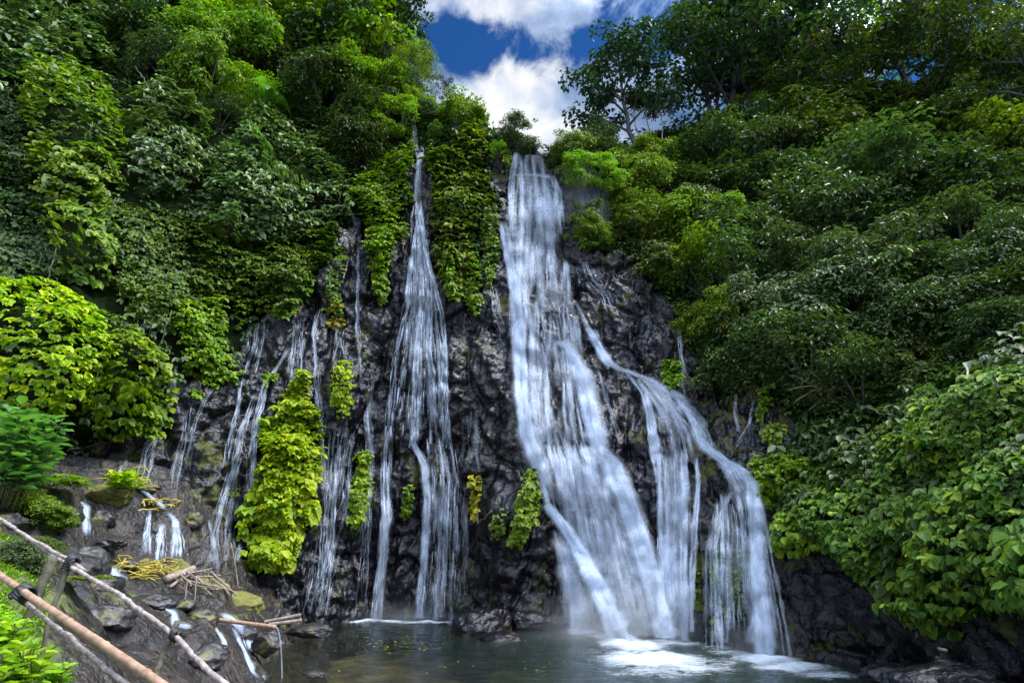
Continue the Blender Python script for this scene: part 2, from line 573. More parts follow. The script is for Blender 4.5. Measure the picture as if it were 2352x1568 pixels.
N0 = grid_normals(G)
if (N0[:, :, 1] > 0).mean() > 0.5: N0 = -N0
P0 = G.reshape(-1, 3).copy()
u0, v0 = proj(P0)
ROCK = [(555, 735), (640, 725), (715, 690), (740, 600), (800, 480), (850, 540), (880, 640), (930, 500), (952, 345), (985, 350), (1000, 600),
        (1030, 700), (1060, 640), (1150, 480), (1115, 430), (1125, 325), (1190, 340), (1280, 365), (1400, 420), (1400, 470), (1330, 540), (1330, 590), (1500, 620),
        (1560, 800), (1640, 880), (1760, 890), (1850, 1000), (1800, 1100), (1790, 1250), (1900, 1250), (2000, 1330), (2100, 1420), (2352, 1400),
        (3400, 1380), (3400, 2600), (-900, 2600), (-900, 1150), (0, 1000), (200, 1010), (290, 1000), (400, 900), (420, 850), (540, 880)]
jit = fbm(P0 * 0.6, 3, 5) * 34
rock_in = inside(ROCK, u0 + jit, v0 + jit * 0.6)
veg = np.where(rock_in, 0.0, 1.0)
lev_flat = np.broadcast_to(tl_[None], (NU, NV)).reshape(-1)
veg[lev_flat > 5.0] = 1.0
# relief
big = fbm(P0 * np.array([0.22, 0.22, 0.14]), 3, 11)
mid = fbm(P0 * np.array([0.8, 0.8, 0.5]), 4, 21)
w1, w2 = worley(P0 * np.array([1.15, 1.15, 0.8]) + 0.45 * np.stack([mid, mid, mid], -1), 31)
fine = fbm(P0 * 3.1, 4, 41, 0.6)
wf1, wf2 = worley(P0 * np.array([3.2, 3.2, 2.6]) + 0.5 * fine[:, None], 51)
ledge = 1 - np.abs(vnoise(P0 * np.array([0.12, 0.12, 0.9]), 61))
rocky = smooth(0.0, 1.0, 1 - veg)
vert = 1 - np.abs(fbm(P0 * np.array([0.9, 0.9, 0.16]) + 0.25 * mid[:, None], 3, 63))          # upright ribs and clefts
vfine = 1 - np.abs(fbm(P0 * np.array([2.6, 2.6, 0.7]) + 0.3 * mid[:, None], 3, 65))
lw = P0[:, 2] * 0.36 + 0.9 * fbm(P0 * 0.22, 3, 67) + 0.05 * fine
lf = lw - np.floor(lw)
step_ = smooth(0.75, 1.0, lf) * (1 - smooth(0.0, 0.12, lf)) + smooth(0.55, 0.98, lf) * 0.6
wl1, wl2 = worley(P0 * np.array([0.42, 0.42, 0.26]) + 0.25 * big[:, None], 33)
disp = 0.75 * big + 0.40 * mid + rocky * (0.75 * (0.55 - wl1) + 0.25 * smooth(0, 0.12, wl2 - wl1) + 0.18 * (0.55 - w1) + 0.55 * (vert - 0.72) + 0.22 * (vfine - 0.7) + 0.24 * fine + 0.10 * (0.5 - wf1) + 0.16 * ledge - 0.16 * step_ * (0.3 + 0.7 * smooth(-0.1, 0.4, fbm(P0 * 0.35, 2, 69))))
disp = disp + (1 - rocky) * 0.15 * fine
disp = disp + 0.9 * np.exp(-((u0 - 1205) / 60) ** 2 - ((v0 - 1230) / 170) ** 2) - 0.9 * np.exp(-((u0 - 1105 - (v0 - 1300) * 0.12) / 26) ** 2 - ((v0 - 1330) / 90) ** 2)
disp = disp - 1.8 * np.exp(-((u0 - 190) / 190) ** 2 - ((v0 - 1060) / 90) ** 2)
fade = smooth(0.0, 0.25, lev_flat)
# the fall's lip stays level
P1 = P0 + N0.reshape(-1, 3) * disp[:, None]
# undercut at the foot under the right and left masses
und = smooth(1.1, 0.0, lev_flat) * smooth(1760, 1950, u0)
P1 = P1 - N0.reshape(-1, 3) * (und * 1.1)[:, None]
GP = P1.reshape(NU, NV, 3)
GN = grid_normals(GP)
if (GN[:, :, 1] > 0).mean() > 0.5: GN = -GN
ii, jj = np.meshgrid(np.arange(NU - 1), np.arange(NV - 1), indexing='ij')
QUADS = np.stack([ii * NV + jj, (ii + 1) * NV + jj, (ii + 1) * NV + jj + 1, ii * NV + jj + 1], -1).reshape(-1, 4)
mossn = fbm(P0 * 0.45, 3, 71)
moss = np.clip(0.02 + 0.5 * mossn, 0, 1) + 0.16 * np.exp(-((u0 - 480) / 110) ** 2) * smooth(950, 1050, v0) + 0.35 * smooth(1480, 1700, u0) * smooth(1100, 850, v0) + 0.35 * np.exp(-((u0 - 1690) / 90) ** 2 - ((v0 - 1330) / 120) ** 2)
cl_me = mesh_np('cliff', P1, QUADS, M['cliff'], True, {'veg': veg, 'moss': moss})
tag(link('cliff', cl_me), None, None, None, 'structure')
# areas for scattering
e1 = np.linalg.norm(np.gradient(GP, axis=0), axis=-1)
e2 = np.linalg.norm(np.gradient(GP, axis=1), axis=-1)
AREA = (e1 * e2).reshape(-1)
E1, E2 = np.gradient(GP, axis=0).reshape(-1, 3), np.gradient(GP, axis=1).reshape(-1, 3)
U1, V1 = proj(P1)
NRM = GN.reshape(-1, 3)
# smooth normals for plants to grow along
NSM = N0.reshape(-1, 3)
# coarser copy for ray casting
si, sj = np.arange(0, NU, 2), np.arange(0, NV, 2)
GC = GP[si][:, sj]
a_, b_ = np.meshgrid(np.arange(len(si) - 1), np.arange(len(sj) - 1), indexing='ij')
nv_ = len(sj)
qc = np.stack([a_ * nv_ + b_, (a_ + 1) * nv_ + b_, (a_ + 1) * nv_ + b_ + 1, a_ * nv_ + b_ + 1], -1).reshape(-1, 4)
BV_CLIFF = BVHTree.FromPolygons([tuple(p) for p in GC.reshape(-1, 3).tolist()], qc.tolist())

# ------------------------------------------------------------------ the left bank
def XYZ(u, v, y):
    return at(u, v, y)


bk = [XYZ(0, 1400, 7), XYZ(150, 1425, 8), XYZ(-250, 1400, 6), XYZ(0, 1565, 4.6), XYZ(180, 1568, 7.2), XYZ(100, 1300, 11), XYZ(0, 1225, 12),
      XYZ(-250, 1150, 12), XYZ(60, 1180, 15), XYZ(170, 1135, 18), XYZ(120, 1070, 20), XYZ(0, 1040, 18), XYZ(300, 1100, 21.6), XYZ(390, 1165, 21.4),
      XYZ(390, 1280, 20.4), XYZ(200, 1240, 17.5), XYZ(330, 1270, 20.0), XYZ(300, 1200, 20.9), XYZ(340, 1315, 18.6), XYZ(260, 1320, 16.5), XYZ(200, 1335, 14),
      XYZ(300, 1360, 15.0), XYZ(430, 1335, 19.5), XYZ(520, 1345, 21.3), XYZ(250, 1440, 11.5), XYZ(350, 1400, 14), XYZ(450, 1400, 16.5),
      XYZ(560, 1395, 19.6), XYZ(400, 1500, 12.8), XYZ(500, 1478, 14.6), XYZ(560, 1555, 14.6), XYZ(300, 1568, 9.6), XYZ(440, 1568, 12.0), XYZ(620, 1425, 23),
      XYZ(680, 1428, 25.5), XYZ(470, 1200, 22.5), XYZ(450, 1300, 21.6), XYZ(560, 1330, 23.5), XYZ(-100, 1270, 9),
      np.array([-3, 12, -1.0]), np.array([-4.6, 15.6, -1.1]), np.array([-5.2, 20, -1.2]), np.array([-6.3, 24, -1.3]), np.array([-7.5, 27, -1.3]), np.array([-1.2, 8, -0.4]),
      np.array([3, 6, -1.2]), np.array([0.6, 3, 0.7]), np.array([-2, 3, 1.5]), np.array([-4, 2, 2.2]), np.array([-8, 3, 2.6]), np.array([-14, 6, 3.2]),
      np.array([-20, 14, 4.2]), np.array([3, 14, -2.0]), np.array([2, 24, -2.2]), np.array([-24, 24, 5])]
bk = np.array(bk)


def tps_fit(p, z, lam=0.02):
    n = len(p)
    d = np.linalg.norm(p[:, None] - p[None], axis=-1)
    K = np.where(d > 0, d * d * np.log(np.maximum(d, 1e-9)), 0) + lam * np.eye(n)
    Pm = np.concatenate([np.ones((n, 1)), p], 1)
    A = np.block([[K, Pm], [Pm.T, np.zeros((3, 3))]])
    return np.linalg.solve(A, np.concatenate([z, np.zeros(3)]))


def tps_eval(w, p, q):
    n = len(p)
    out = np.zeros(len(q))
    for s in range(0, len(q), 20000):
        qq = q[s:s + 20000]
        d = np.linalg.norm(qq[:, None] - p[None], axis=-1)
        K = np.where(d > 0, d * d * np.log(np.maximum(d, 1e-9)), 0)
        out[s:s + 20000] = K @ w[:n] + w[n] + qq @ w[n + 1:]
    return out


gx, gy = np.arange(-24, 1.5, 0.075), np.arange(2.0, 28.5, 0.075)
BX, BY = np.meshgrid(gx, gy, indexing='ij')
bxy = np.stack([BX.ravel(), BY.ravel()], -1)
wb = tps_fit(bk[:, :2], bk[:, 2])
bz = tps_eval(wb, bk[:, :2], bxy)
bp3 = np.concatenate([bxy, bz[:, None]], 1)
bn = fbm(bp3 * 0.7, 4, 81)
bw1, bw2 = worley(np.stack([bxy[:, 0], bxy[:, 1], bz * 0.6], -1) * 0.62 + 0.25 * bn[:, None], 83)
cr = smooth(0.0, 0.14, bw2 - bw1)
bz2 = bz + 0.28 * bn + 0.34 * (0.5 - bw1) - 0.10 * (1 - cr)
far0 = smooth(15.0, 18.0, bxy[:, 1])
bz2 = bz + 0.28 * bn + (1 - 0.8 * far0) * (0.34 * (0.5 - bw1) - 0.10 * (1 - cr))
st = 0.52
sq = (bz2 + 0.5 * fbm(bp3 * 0.35, 3, 88)) / st
strat = bz2 + st * ((np.floor(sq) + smooth(0.6, 1.0, sq - np.floor(sq))) - sq)
far = smooth(15.5, 18.5, bxy[:, 1])
bz3 = bz2 * (1 - 0.85 * far) + strat * 0.85 * far
bz3 = bz3 + (0.10 - 0.05 * far) * fbm(bp3 * 2.6, 5, 85, 0.62) + 0.03 * fbm(bp3 * 9, 2, 87)
BK = np.concatenate([bxy, bz3[:, None]], 1)
bnx, bny = BX.shape
i2, j2 = np.meshgrid(np.arange(bnx - 1), np.arange(bny - 1), indexing='ij')
bq = np.stack([i2 * bny + j2, (i2 + 1) * bny + j2, (i2 + 1) * bny + j2 + 1, i2 * bny + j2 + 1], -1).reshape(-1, 4)
keep = (BK[bq][:, :, 2].max(1) > -1.3)
bq = bq[keep]
ub, vb = proj(BK)
mossb = -0.05 + 0.55 * smooth(240, 60, ub) * smooth(20, 9, BK[:, 1]) + 0.25 * fbm(bp3 * 0.5, 3, 91) + 0.2 * smooth(420, 560, ub) * smooth(1460, 1400, vb)
tag(link('bank', mesh_np('bank', BK, bq, M['bank'], True, {'moss': mossb})), None, None, None, 'structure')
BV_BANK = BVHTree.FromPolygons([tuple(p) for p in BK.tolist()], bq.tolist())


def cast1(u, v, what):
    d = Vector(rays(u, v))
    best = None
    for nm, bv in (('cliff', BV_CLIFF), ('bank', BV_BANK)):
        if what != 'both' and what != nm: continue
        h = bv.ray_cast(Vector(CAM), d)
        if h[0] is not None and (best is None or h[3] < best[3]):
            best = h
    if best is None:
        return None, None
    n = best[1]
    if n.dot(d) > 0: n = -n
    return np.array(best[0]), np.array(n)


def cast(u, v, what='both'):
    p, n = cast1(u, v, what)
    if p is None:
        for k in range(1, 30):
            for dv in ((8, -8) if what != 'bank' else (6, -6)):
                p, n = cast1(u, v + dv * k, what)
                if p is not None: return p, n
    return p, n


def down_cast(x, y):
    h = BV_BANK.ray_cast(Vector((x, y, 30)), Vector((0, 0, -1)))
    return h[0].z if h[0] is not None else 0.0


# ------------------------------------------------------------------ pool
def ground_mat():
    m, nt, out = new_mat('pool_bed_rock')
    tc = nd(nt, 'ShaderNodeTexCoord')
    a = noise_tex(nt, 1.1, 8, 0.65, tc.outputs['Object'])
    v = nd(nt, 'ShaderNodeTexVoronoi')
    v.inputs['Scale'].default_value = 1.7
    nt.links.new(tc.outputs['Object'], v.inputs['Vector'])
    f = mth(nt, 'ADD', mth(nt, 'MULTIPLY', a, 0.75), mth(nt, 'MULTIPLY', v.outputs['Distance'], 0.35))
    c = ramp(nt, f, [(0.3, (0.02, 0.018, 0.014)), (0.55, (0.085, 0.07, 0.045)), (0.75, (0.2, 0.17, 0.12))])
    p = nd(nt, 'ShaderNodeBsdfPrincipled')
    p.inputs['Roughness'].default_value = 0.7
    nt.links.new(c, p.inputs['Base Color'])
    nt.links.new(p.outputs[0], out.inputs['Surface'])
    return m


bx, by = np.meshgrid(np.linspace(-60, 60, 161), np.linspace(-40, 80, 161), indexing='ij')
bed = np.stack([bx.ravel(), by.ravel(), 0 * bx.ravel()], -1)
bed[:, 2] = -1.5 + 0.5 * fbm(bed * 0.35, 4, 95) + 0.75 * smooth(8, -6, bed[:, 0]) * smooth(30, 12, bed[:, 1])
k1, k2 = np.meshgrid(np.arange(160), np.arange(160), indexing='ij')
tag(link('ground', mesh_np('ground', bed, np.stack([k1 * 161 + k2, (k1 + 1) * 161 + k2, (k1 + 1) * 161 + k2 + 1, k1 * 161 + k2 + 1], -1).reshape(-1, 4), ground_mat(), True)), None, None, None, 'structure')


def pool_mat():
    m, nt, out = new_mat('pool_water')
    tc = nd(nt, 'ShaderNodeTexCoord')
    vec = tc.outputs['Object']
    mp = nd(nt, 'ShaderNodeMapping')
    mp.inputs['Scale'].default_value = (1.0, 1.9, 1)
    mp.inputs['Rotation'].default_value = (0, 0, R(18))
    nt.links.new(vec, mp.inputs['Vector'])
    r1 = noise_tex(nt, 2.2, 4, 0.6, mp.outputs[0], 0.6)
    r2 = noise_tex(nt, 9.0, 3, 0.6, mp.outputs[0], 0.4)
    bp = nd(nt, 'ShaderNodeBump')
    bp.inputs['Strength'].default_value = 0.55
    bp.inputs['Distance'].default_value = 0.10
    nt.links.new(mth(nt, 'ADD', r1, mth(nt, 'MULTIPLY', r2, 0.3)), bp.inputs['Height'])
    fr = nd(nt, 'ShaderNodeFresnel', IOR=1.33)
    nt.links.new(bp.outputs[0], fr.inputs['Normal'])
    gl = nd(nt, 'ShaderNodeBsdfGlossy')
    gl.inputs['Roughness'].default_value = 0.07
    gl.inputs['Color'].default_value = (0.95, 0.97, 1, 1)
    nt.links.new(bp.outputs[0], gl.inputs['Normal'])
    tr = nd(nt, 'ShaderNodeBsdfTransparent')
    tr.inputs['Color'].default_value = (0.70, 0.70, 0.55, 1)
    df = nd(nt, 'ShaderNodeBsdfDiffuse')
    df.inputs['Color'].default_value = (0.018, 0.030, 0.023, 1)
    body = nd(nt, 'ShaderNodeMixShader')
    dp = nd(nt, 'ShaderNodeAttribute', attribute_name='deep')
    nt.links.new(dp.outputs['Fac'], body.inputs[0])
    nt.links.new(tr.outputs[0], body.inputs[1])
    nt.links.new(df.outputs[0], body.inputs[2])
    m1 = nd(nt, 'ShaderNodeMixShader')
    nt.links.new(fr.outputs[0], m1.inputs[0])
    nt.links.new(body.outputs[0], m1.inputs[1])
    nt.links.new(gl.outputs[0], m1.inputs[2])
    fo = nd(nt, 'ShaderNodeAttribute', attribute_name='foam')
    mp2 = nd(nt, 'ShaderNodeMapping')
    mp2.inputs['Scale'].default_value = (0.8, 2.6, 1)
    mp2.inputs['Rotation'].default_value = (0, 0, R(10))
    nt.links.new(vec, mp2.inputs['Vector'])
    f1 = noise_tex(nt, 1.9, 9, 0.7, mp2.outputs[0], 1.4)
    f2 = noise_tex(nt, 7.0, 4, 0.6, mp2.outputs[0], 0.8)
    fn = mth(nt, 'ADD', mth(nt, 'MULTIPLY', f1, 0.55), mth(nt, 'MULTIPLY', f2, 0.45))
    fa = mth(nt, 'MULTIPLY', mth(nt, 'SUBTRACT', fn, mth(nt, 'SUBTRACT', 0.84, mth(nt, 'MULTIPLY', fo.outputs['Fac'], 0.70))), 1.6, True)
    fd = nd(nt, 'ShaderNodeBsdfDiffuse')
    fd.inputs['Color'].default_value = (0.80, 0.88, 0.96, 1)
    m2 = nd(nt, 'ShaderNodeMixShader')
    nt.links.new(fa, m2.inputs[0])
    nt.links.new(m1.outputs[0], m2.inputs[1])
    nt.links.new(fd.outputs[0], m2.inputs[2])
    nt.links.new(m2.outputs[0], out.inputs['Surface'])
    return m


wx, wy = np.arange(-14, 16, 0.1), np.arange(-6, 33, 0.1)
WX, WY = np.meshgrid(wx, wy, indexing='ij')
wp = np.stack([WX.ravel(), WY.ravel(), np.zeros(WX.size)], -1)


def on_water(u, v):
    r = rays(u, v)
    return (CAM + r * (-CAMZ / r[2]))[:2]


foam = np.zeros(len(wp))
LAND = [(1340, 1453, 1.0, 0.9, 0.9), (1400, 1462, 1.0, 1.0, 0.95), (1520, 1476, 1.2, 1.2, 0.9), (1570, 1480, 1.0, 1.0, 0.8), (1680, 1500, 1.2, 0.8, 0.7), (1640, 1520, 2.4, 1.2, 0.6), (1500, 1545, 2.2, 1.2, 0.65),
    # u, v, radius across, radius along, strength
    (1450, 1480, 1.3, 1.9, 1.1), (1500, 1515, 2.0, 1.8, 1.05), (1580, 1535, 1.9, 1.1, 0.8), (1390, 1462, 1.2, 0.9, 0.75), (1320, 1449, 1.0, 0.5, 0.7), (1545, 1470, 1.3, 1.3, 0.75), (1650, 1490, 1.3, 1.0, 0.6),
    (1760, 1514, 1.1, 1.2, 1.1), (1820, 1532, 1.5, 1.0, 0.9), (1900, 1552, 1.3, 0.8, 0.75), (1690, 1500, 0.8, 0.7, 0.55),
    (740, 1424, 1.4, 0.5, 0.9), (820, 1426, 1.5, 0.55, 1.0), (900, 1428, 1.3, 0.5, 0.9), (980, 1430, 1.5, 0.6, 1.0), (1040, 1428, 1.0, 0.5, 0.8),
    (600, 1503, 0.55, 0.6, 1.0), (590, 1560, 0.3, 0.5, 0.8), (1430, 1500, 3.2, 2.6, 0.5), (1750, 1530, 2.6, 2.0, 0.45), (1600, 1500, 4.0, 2.2, 0.42), (880, 1480, 3.0, 0.5, 0.18), (1000, 1510, 3.5, 1.2, 0.12), (1380, 1530, 2.0, 1.5, 0.2)]
for (u, v, ra, rl, s) in LAND:
    x, y = on_water(u, v)
    foam = np.maximum(foam, s * np.exp(-(((wp[:, 0] - x) / ra) ** 2 + ((wp[:, 1] - y) / rl) ** 2)))
wp[:, 2] = 0.025 * fbm(wp * np.array([1.2, 2.2, 1]), 3, 101) + foam * 0.12 * (0.5 + fbm(wp * 1.9, 3, 105))
deep = np.clip(0.15 + 0.6 * smooth(-5, 3.5, wp[:, 0]) - 0.25 * smooth(24, 16, wp[:, 1]) * smooth(4, -3, wp[:, 0]), 0.08, 0.95)
w1_, w2_ = np.meshgrid(np.arange(len(wx) - 1), np.arange(len(wy) - 1), indexing='ij')
wn = len(wy)
tag(link('water', mesh_np('water', wp, np.stack([w1_ * wn + w2_, (w1_ + 1) * wn + w2_, (w1_ + 1) * wn + w2_ + 1, w1_ * wn + w2_ + 1], -1).reshape(-1, 4), pool_mat(), True, {'foam': foam, 'deep': deep})), None, None, None, 'structure')

# ------------------------------------------------------------------ falling water
def depth_grid(uu, vv, what):
    t = np.zeros(uu.shape)
    for idx in np.ndindex(*uu.shape):
        p, n = cast(uu[idx], vv[idx], what)
        t[idx] = np.nan if p is None else np.linalg.norm(p - CAM)
    if np.isnan(t).any():
        t[np.isnan(t)] = np.nanmedian(t)
    return t


def runmin(t, k, axis):
    out = t.copy()
    for s in range(-k, k + 1):
        out = np.minimum(out, np.roll(t, s, axis) if 0 else shift(t, s, axis))
    return out


def shift(t, s, axis):
    n = t.shape[axis]
    i = np.clip(np.arange(n) + s, 0, n - 1)
    return np.take(t, i, axis)


def blur(t, k, axis):
    return sum(shift(t, s, axis) for s in range(-k, k + 1)) / (2 * k + 1)


def sheet(g, edges, off=0.25, dens=0.6, nu=26, step=8, arch=0.25, what='cliff', top=0.08, bottom=0.0, side=0.22, seed=0, drift=6, dfun=None):
    """a curtain of falling water between two edge lines given top to bottom"""
    e = np.array(edges, float)          # v, uL, uR
    vs = np.arange(e[0, 0], e[-1, 0] + 0.1, step)
    ul, ur = np.interp(vs, e[:, 0], e[:, 1]), np.interp(vs, e[:, 0], e[:, 2])
    f = np.linspace(0, 1, nu)
    uu = ul[:, None] + (ur - ul)[:, None] * f[None]
    vv = np.broadcast_to(vs[:, None], uu.shape).copy()
    wob = fbm(np.stack([uu.ravel() * 0.02, vv.ravel() * 0.012, np.full(uu.size, seed * 3.7)], -1), 3, 200 + seed).reshape(uu.shape)
    uu = uu + drift * wob
    t = depth_grid(uu, vv, what)
    t = blur(runmin(blur(t, 1, 1), 3, 0), 3, 0)
    t = blur(t, 1, 1)
    ar = 1 - (2 * f - 1) ** 2
    t = t - off - arch * ar[None] - 0.18 * wob
    r = norm(rays(uu, vv))
    P = CAM + r * t[..., None]
    P[..., 2] = np.maximum(P[..., 2], -0.12)
    w = np.linalg.norm(P[:, -1] - P[:, 0], axis=-1)
    seg = np.linalg.norm(np.diff(P.mean(1), axis=0), axis=-1)
    L = np.concatenate([[0], np.cumsum(seg)])
    UVu = f[None] * np.median(w) + seed * 13.1 + 0 * vv
    UVv = np.broadcast_to(L[:, None] + seed * 5.3, uu.shape)
    d = dens * smooth(0, side, f)[None] * smooth(1, 1 - side, f)[None]
    q = ((vs - vs[0]) / (vs[-1] - vs[0]))[:, None] + 0 * uu
    jag = vnoise(np.stack([uu.ravel() * 0.09, np.full(uu.size, seed * 1.7), np.zeros(uu.size)], -1), 240).reshape(uu.shape)
    if top > 0.01: d = d * smooth(-1e-3, top, q - 0.35 * top * (1 + jag))
    if bottom: d = d * smooth(1.001, 1 - bottom, q + 0.35 * bottom * (1 + jag))
    d = d * (1 + 0.45 * wob)
    if dfun is not None: d = d * dfun(f[None], vv)
    n, m = uu.shape
    a, b = np.meshgrid(np.arange(n - 1), np.arange(m - 1), indexing='ij')
    qd = np.stack([a * m + b, a * m + b + 1, (a + 1) * m + b + 1, (a + 1) * m + b], -1).reshape(-1, 4)
    g.add(P.reshape(-1, 3), qd, np.stack([UVu.ravel(), UVv.ravel()], -1), np.stack([d.ravel(), 0 * d.ravel()], -1))


def strand_set(g, path, w0, w1, n, wid=(0.03, 0.08), dens=0.8, off=0.12, what='cliff', full=0.25, seglen=(0.15, 0.5), wander=5.0, step=6, seed=0, knob=0.0, drip=False, flare=0.0):
    """threads of water running down a path of picture points"""
    p = np.array(path, float)
    sl = np.concatenate([[0], np.cumsum(np.hypot(*np.diff(p, axis=0).T))])
    tot = sl[-1]
    rg = np.random.default_rng(1000 + seed)
    for k in range(n):
        if rg.random() < full: a, b = 0.0, 1.0
        else:
            ln = rg.uniform(*seglen); a = rg.uniform(0, 1 - ln); b = a + ln
        s = np.arange(a * tot, b * tot + 0.1, step)
        if len(s) < 4: continue
        o = rg.uniform(-0.5, 0.5)
        q = s / tot
        wd = w0 + (w1 - w0) * q
        x = np.interp(s, sl, p[:, 0]); y = np.interp(s, sl, p[:, 1])
        lat = vnoise(np.stack([s * 0.02, np.full(len(s), k * 7.1), np.full(len(s), seed * 3.3)], -1), 300 + seed) * wander
        lat += vnoise(np.stack([s * 0.07, np.full(len(s), k * 3.1), np.full(len(s), seed * 1.3)], -1), 320 + seed) * wander * 0.45
        if knob:   # jumps where the water rounds a knob of rock
            kn = vnoise(np.stack([np.floor(s / 22.0) * 5.7, np.full(len(s), k * 1.9), np.zeros(len(s))], -1), 340 + seed)
            lat = lat + blur(kn, 1, 0) * knob
        x = x + o * wd + lat
        t = depth_grid(x, y, what)
        t = blur(runmin(t, 1, 0), 1, 0) - off
        P = CAM + norm(rays(x, y)) * t[:, None]
        P[:, 2] = np.maximum(P[:, 2], -0.05 if what == 'cliff' else -9)
        tan = norm(np.gradient(P, axis=0) + 1e-9)
        view = norm(P - CAM)
        sd = norm(np.cross(tan, view))
        ww = rg.uniform(*wid) * (0.75 + 0.5 * rg.random()) * (0.8 + 0.5 * vnoise(np.stack([s * 0.05, np.full(len(s), k * 2.2), np.zeros(len(s))], -1), 360 + seed))
        ww = np.abs(ww)[:, None] * (1 + flare * q[:, None])
        V = np.stack([P - sd * ww, P - view * ww * 0.5, P + sd * ww], 1)
        m = len(s)
        L = np.concatenate([[0], np.cumsum(np.linalg.norm(np.diff(P, axis=0), axis=-1))]) + k * 3.7
        uv = np.stack([np.tile([0.001, 0.5, 0.999], (m, 1)) + k, np.tile(L[:, None], (1, 3))], -1).reshape(-1, 2)
        fa = smooth(0, 0.12, (s - s[0]) / (s[-1] - s[0])) * smooth(1.0, 0.75, (s - s[0]) / (s[-1] - s[0])) if b - a < 0.99 else smooth(-0.01, 0.05 if what != 'bank' else 0.22, (s - s[0]) / (s[-1] - s[0])) * (smooth(1.0, 0.8, (s - s[0]) / (s[-1] - s[0])) if what == 'bank' else 1)
        if drip: fa = smooth(-0.02, 0.1, (s - s[0]) / (s[-1] - s[0])) * smooth(1.0, 0.15, (s - s[0]) / (s[-1] - s[0]))
        d = np.repeat((dens * rg.uniform(0.25, 1.3) * fa)[:, None], 3, 1)
        i = np.arange(m - 1)[:, None] * 3
        qd = np.concatenate([i + np.array([[0, 1, 4, 3]]), i + np.array([[1, 2, 5, 4]])], 0)
        g.add(V.reshape(-1, 3), qd, uv, np.stack([d.ravel(), 0 * d.ravel() + 1], -1))


def fall(name, label, cat, parts, group=None):
    """parts: list of (part name, material, builder function)"""
    root = None
    geos = []
    for pn, mt, fn in parts:
        g = Geo(); fn(g); geos.append((pn, mt, g))
    allv = np.concatenate([np.concatenate(g.v) for _, _, g in geos])
    base = np.array([allv[:, 0].mean(), allv[:, 1].mean(), allv[:, 2].min()])
    if len(geos) == 1:
        o = link(name, geos[0][2].mesh(name, M[geos[0][1]], True, base), None, base)
        return tag(o, label, cat, group)
    root = empty(name, base, label, cat, group)
    for pn, mt, g in geos:
        link(pn, g.mesh(pn, M[mt], True, base), root)
    return root


def silk(g, path, w0, w1, n, wid, dens, off=0.35, seed=0, full=0.45, seglen=(0.3, 0.8), flare=0.5, wander=3.0, step=8, **kw):
    strand_set(g, path, w0, w1, n, (wid[0] * 0.7, wid[1] * 0.92), dens * 0.98, off, full=full, seglen=seglen, flare=flare, wander=wander, seed=seed, step=step, **kw)


def main_upper(g):
    E = [(356, 1185, 1260), (400, 1172, 1282), (430, 1168, 1296), (500, 1162, 1306), (560, 1160, 1308), (650, 1168, 1316), (720, 1174, 1320)]
    sheet(g, E, 0.15, 0.51, 30, 8, 0.25, seed=1, top=0.0, bottom=0.2, side=0.3)
    silk(g, [(1222, 357), (1228, 400), (1235, 480), (1238, 600), (1242, 720)], 62, 120, 34, (0.12, 0.34), 0.34, 0.35, 401)
    silk(g, [(1190, 350), (1180, 390), (1176, 430), (1180, 520), (1184, 580)], 12, 26, 8, (0.1, 0.22), 0.5, 0.35, 402)
    silk(g, [(1180, 402), (1230, 402), (1270, 408), (1285, 440), (1296, 540)], 10, 24, 8, (0.1, 0.2), 0.45, 0.4, 403)
    for k, (x, y) in enumerate([(1196, 402), (1222, 398), (1250, 404), (1272, 410), (1190, 560), (1228, 556), (1262, 580), (1296, 600), (1206, 640)]):
        silk(g, [(x, y), (x + 2, y + 40), (x + 4, y + 130)], 14, 34, 7, (0.06, 0.16), 0.55, 0.45, 410 + k, drip=True, full=0.6, flare=1.2)


def main_steps(g):
    E = [(650, 1166, 1318), (720, 1172, 1326), (800, 1174, 1326), (870, 1178, 1342), (950, 1184, 1364), (1030, 1204, 1390), (1060, 1222, 1400)]
    sheet(g, E, 0.15, 0.45, 30, 8, 0.25, seed=2, top=0.15, bottom=0.15, side=0.3)
    silk(g, [(1152, 508), (1162, 560), (1176, 640), (1188, 720), (1192, 820), (1196, 900), (1206, 1000), (1240, 1080)], 14, 34, 26, (0.12, 0.3), 0.55, 0.4, 421, full=0.5)
    silk(g, [(1210, 690), (1208, 780), (1206, 900), (1218, 1010)], 50, 40, 14, (0.1, 0.26), 0.4, 0.4, 422)
    silk(g, [(1296, 700), (1302, 760), (1300, 800)], 50, 50, 14, (0.08, 0.2), 0.5, 0.45, 423, drip=True)
    silk(g, [(1284, 782), (1310, 800), (1332, 850), (1350, 920), (1364, 980), (1384, 1040)], 24, 44, 30, (0.12, 0.32), 0.55, 0.55, 424, full=0.5)
    silk(g, [(1240, 782), (1242, 860), (1246, 960), (1252, 1020)], 40, 40, 16, (0.06, 0.16), 0.42, 0.4, 425)
    silk(g, [(1300, 820), (1308, 880), (1318, 960), (1330, 1020)], 30, 60, 10, (0.06, 0.14), 0.35, 0.4, 426)
    for k, (x, y) in enumerate([(1186, 692), (1212, 700), (1240, 706), (1270, 716), (1296, 712), (1318, 722), (1238, 784), (1266, 780), (1290, 786), (1312, 800), (1300, 872), (1206, 806)]):
        silk(g, [(x, y), (x + 3, y + 36), (x + 6, y + 120)], 16, 34, 8, (0.05, 0.14), 0.6, 0.5, 430 + k, drip=True, full=0.6, flare=1.2)


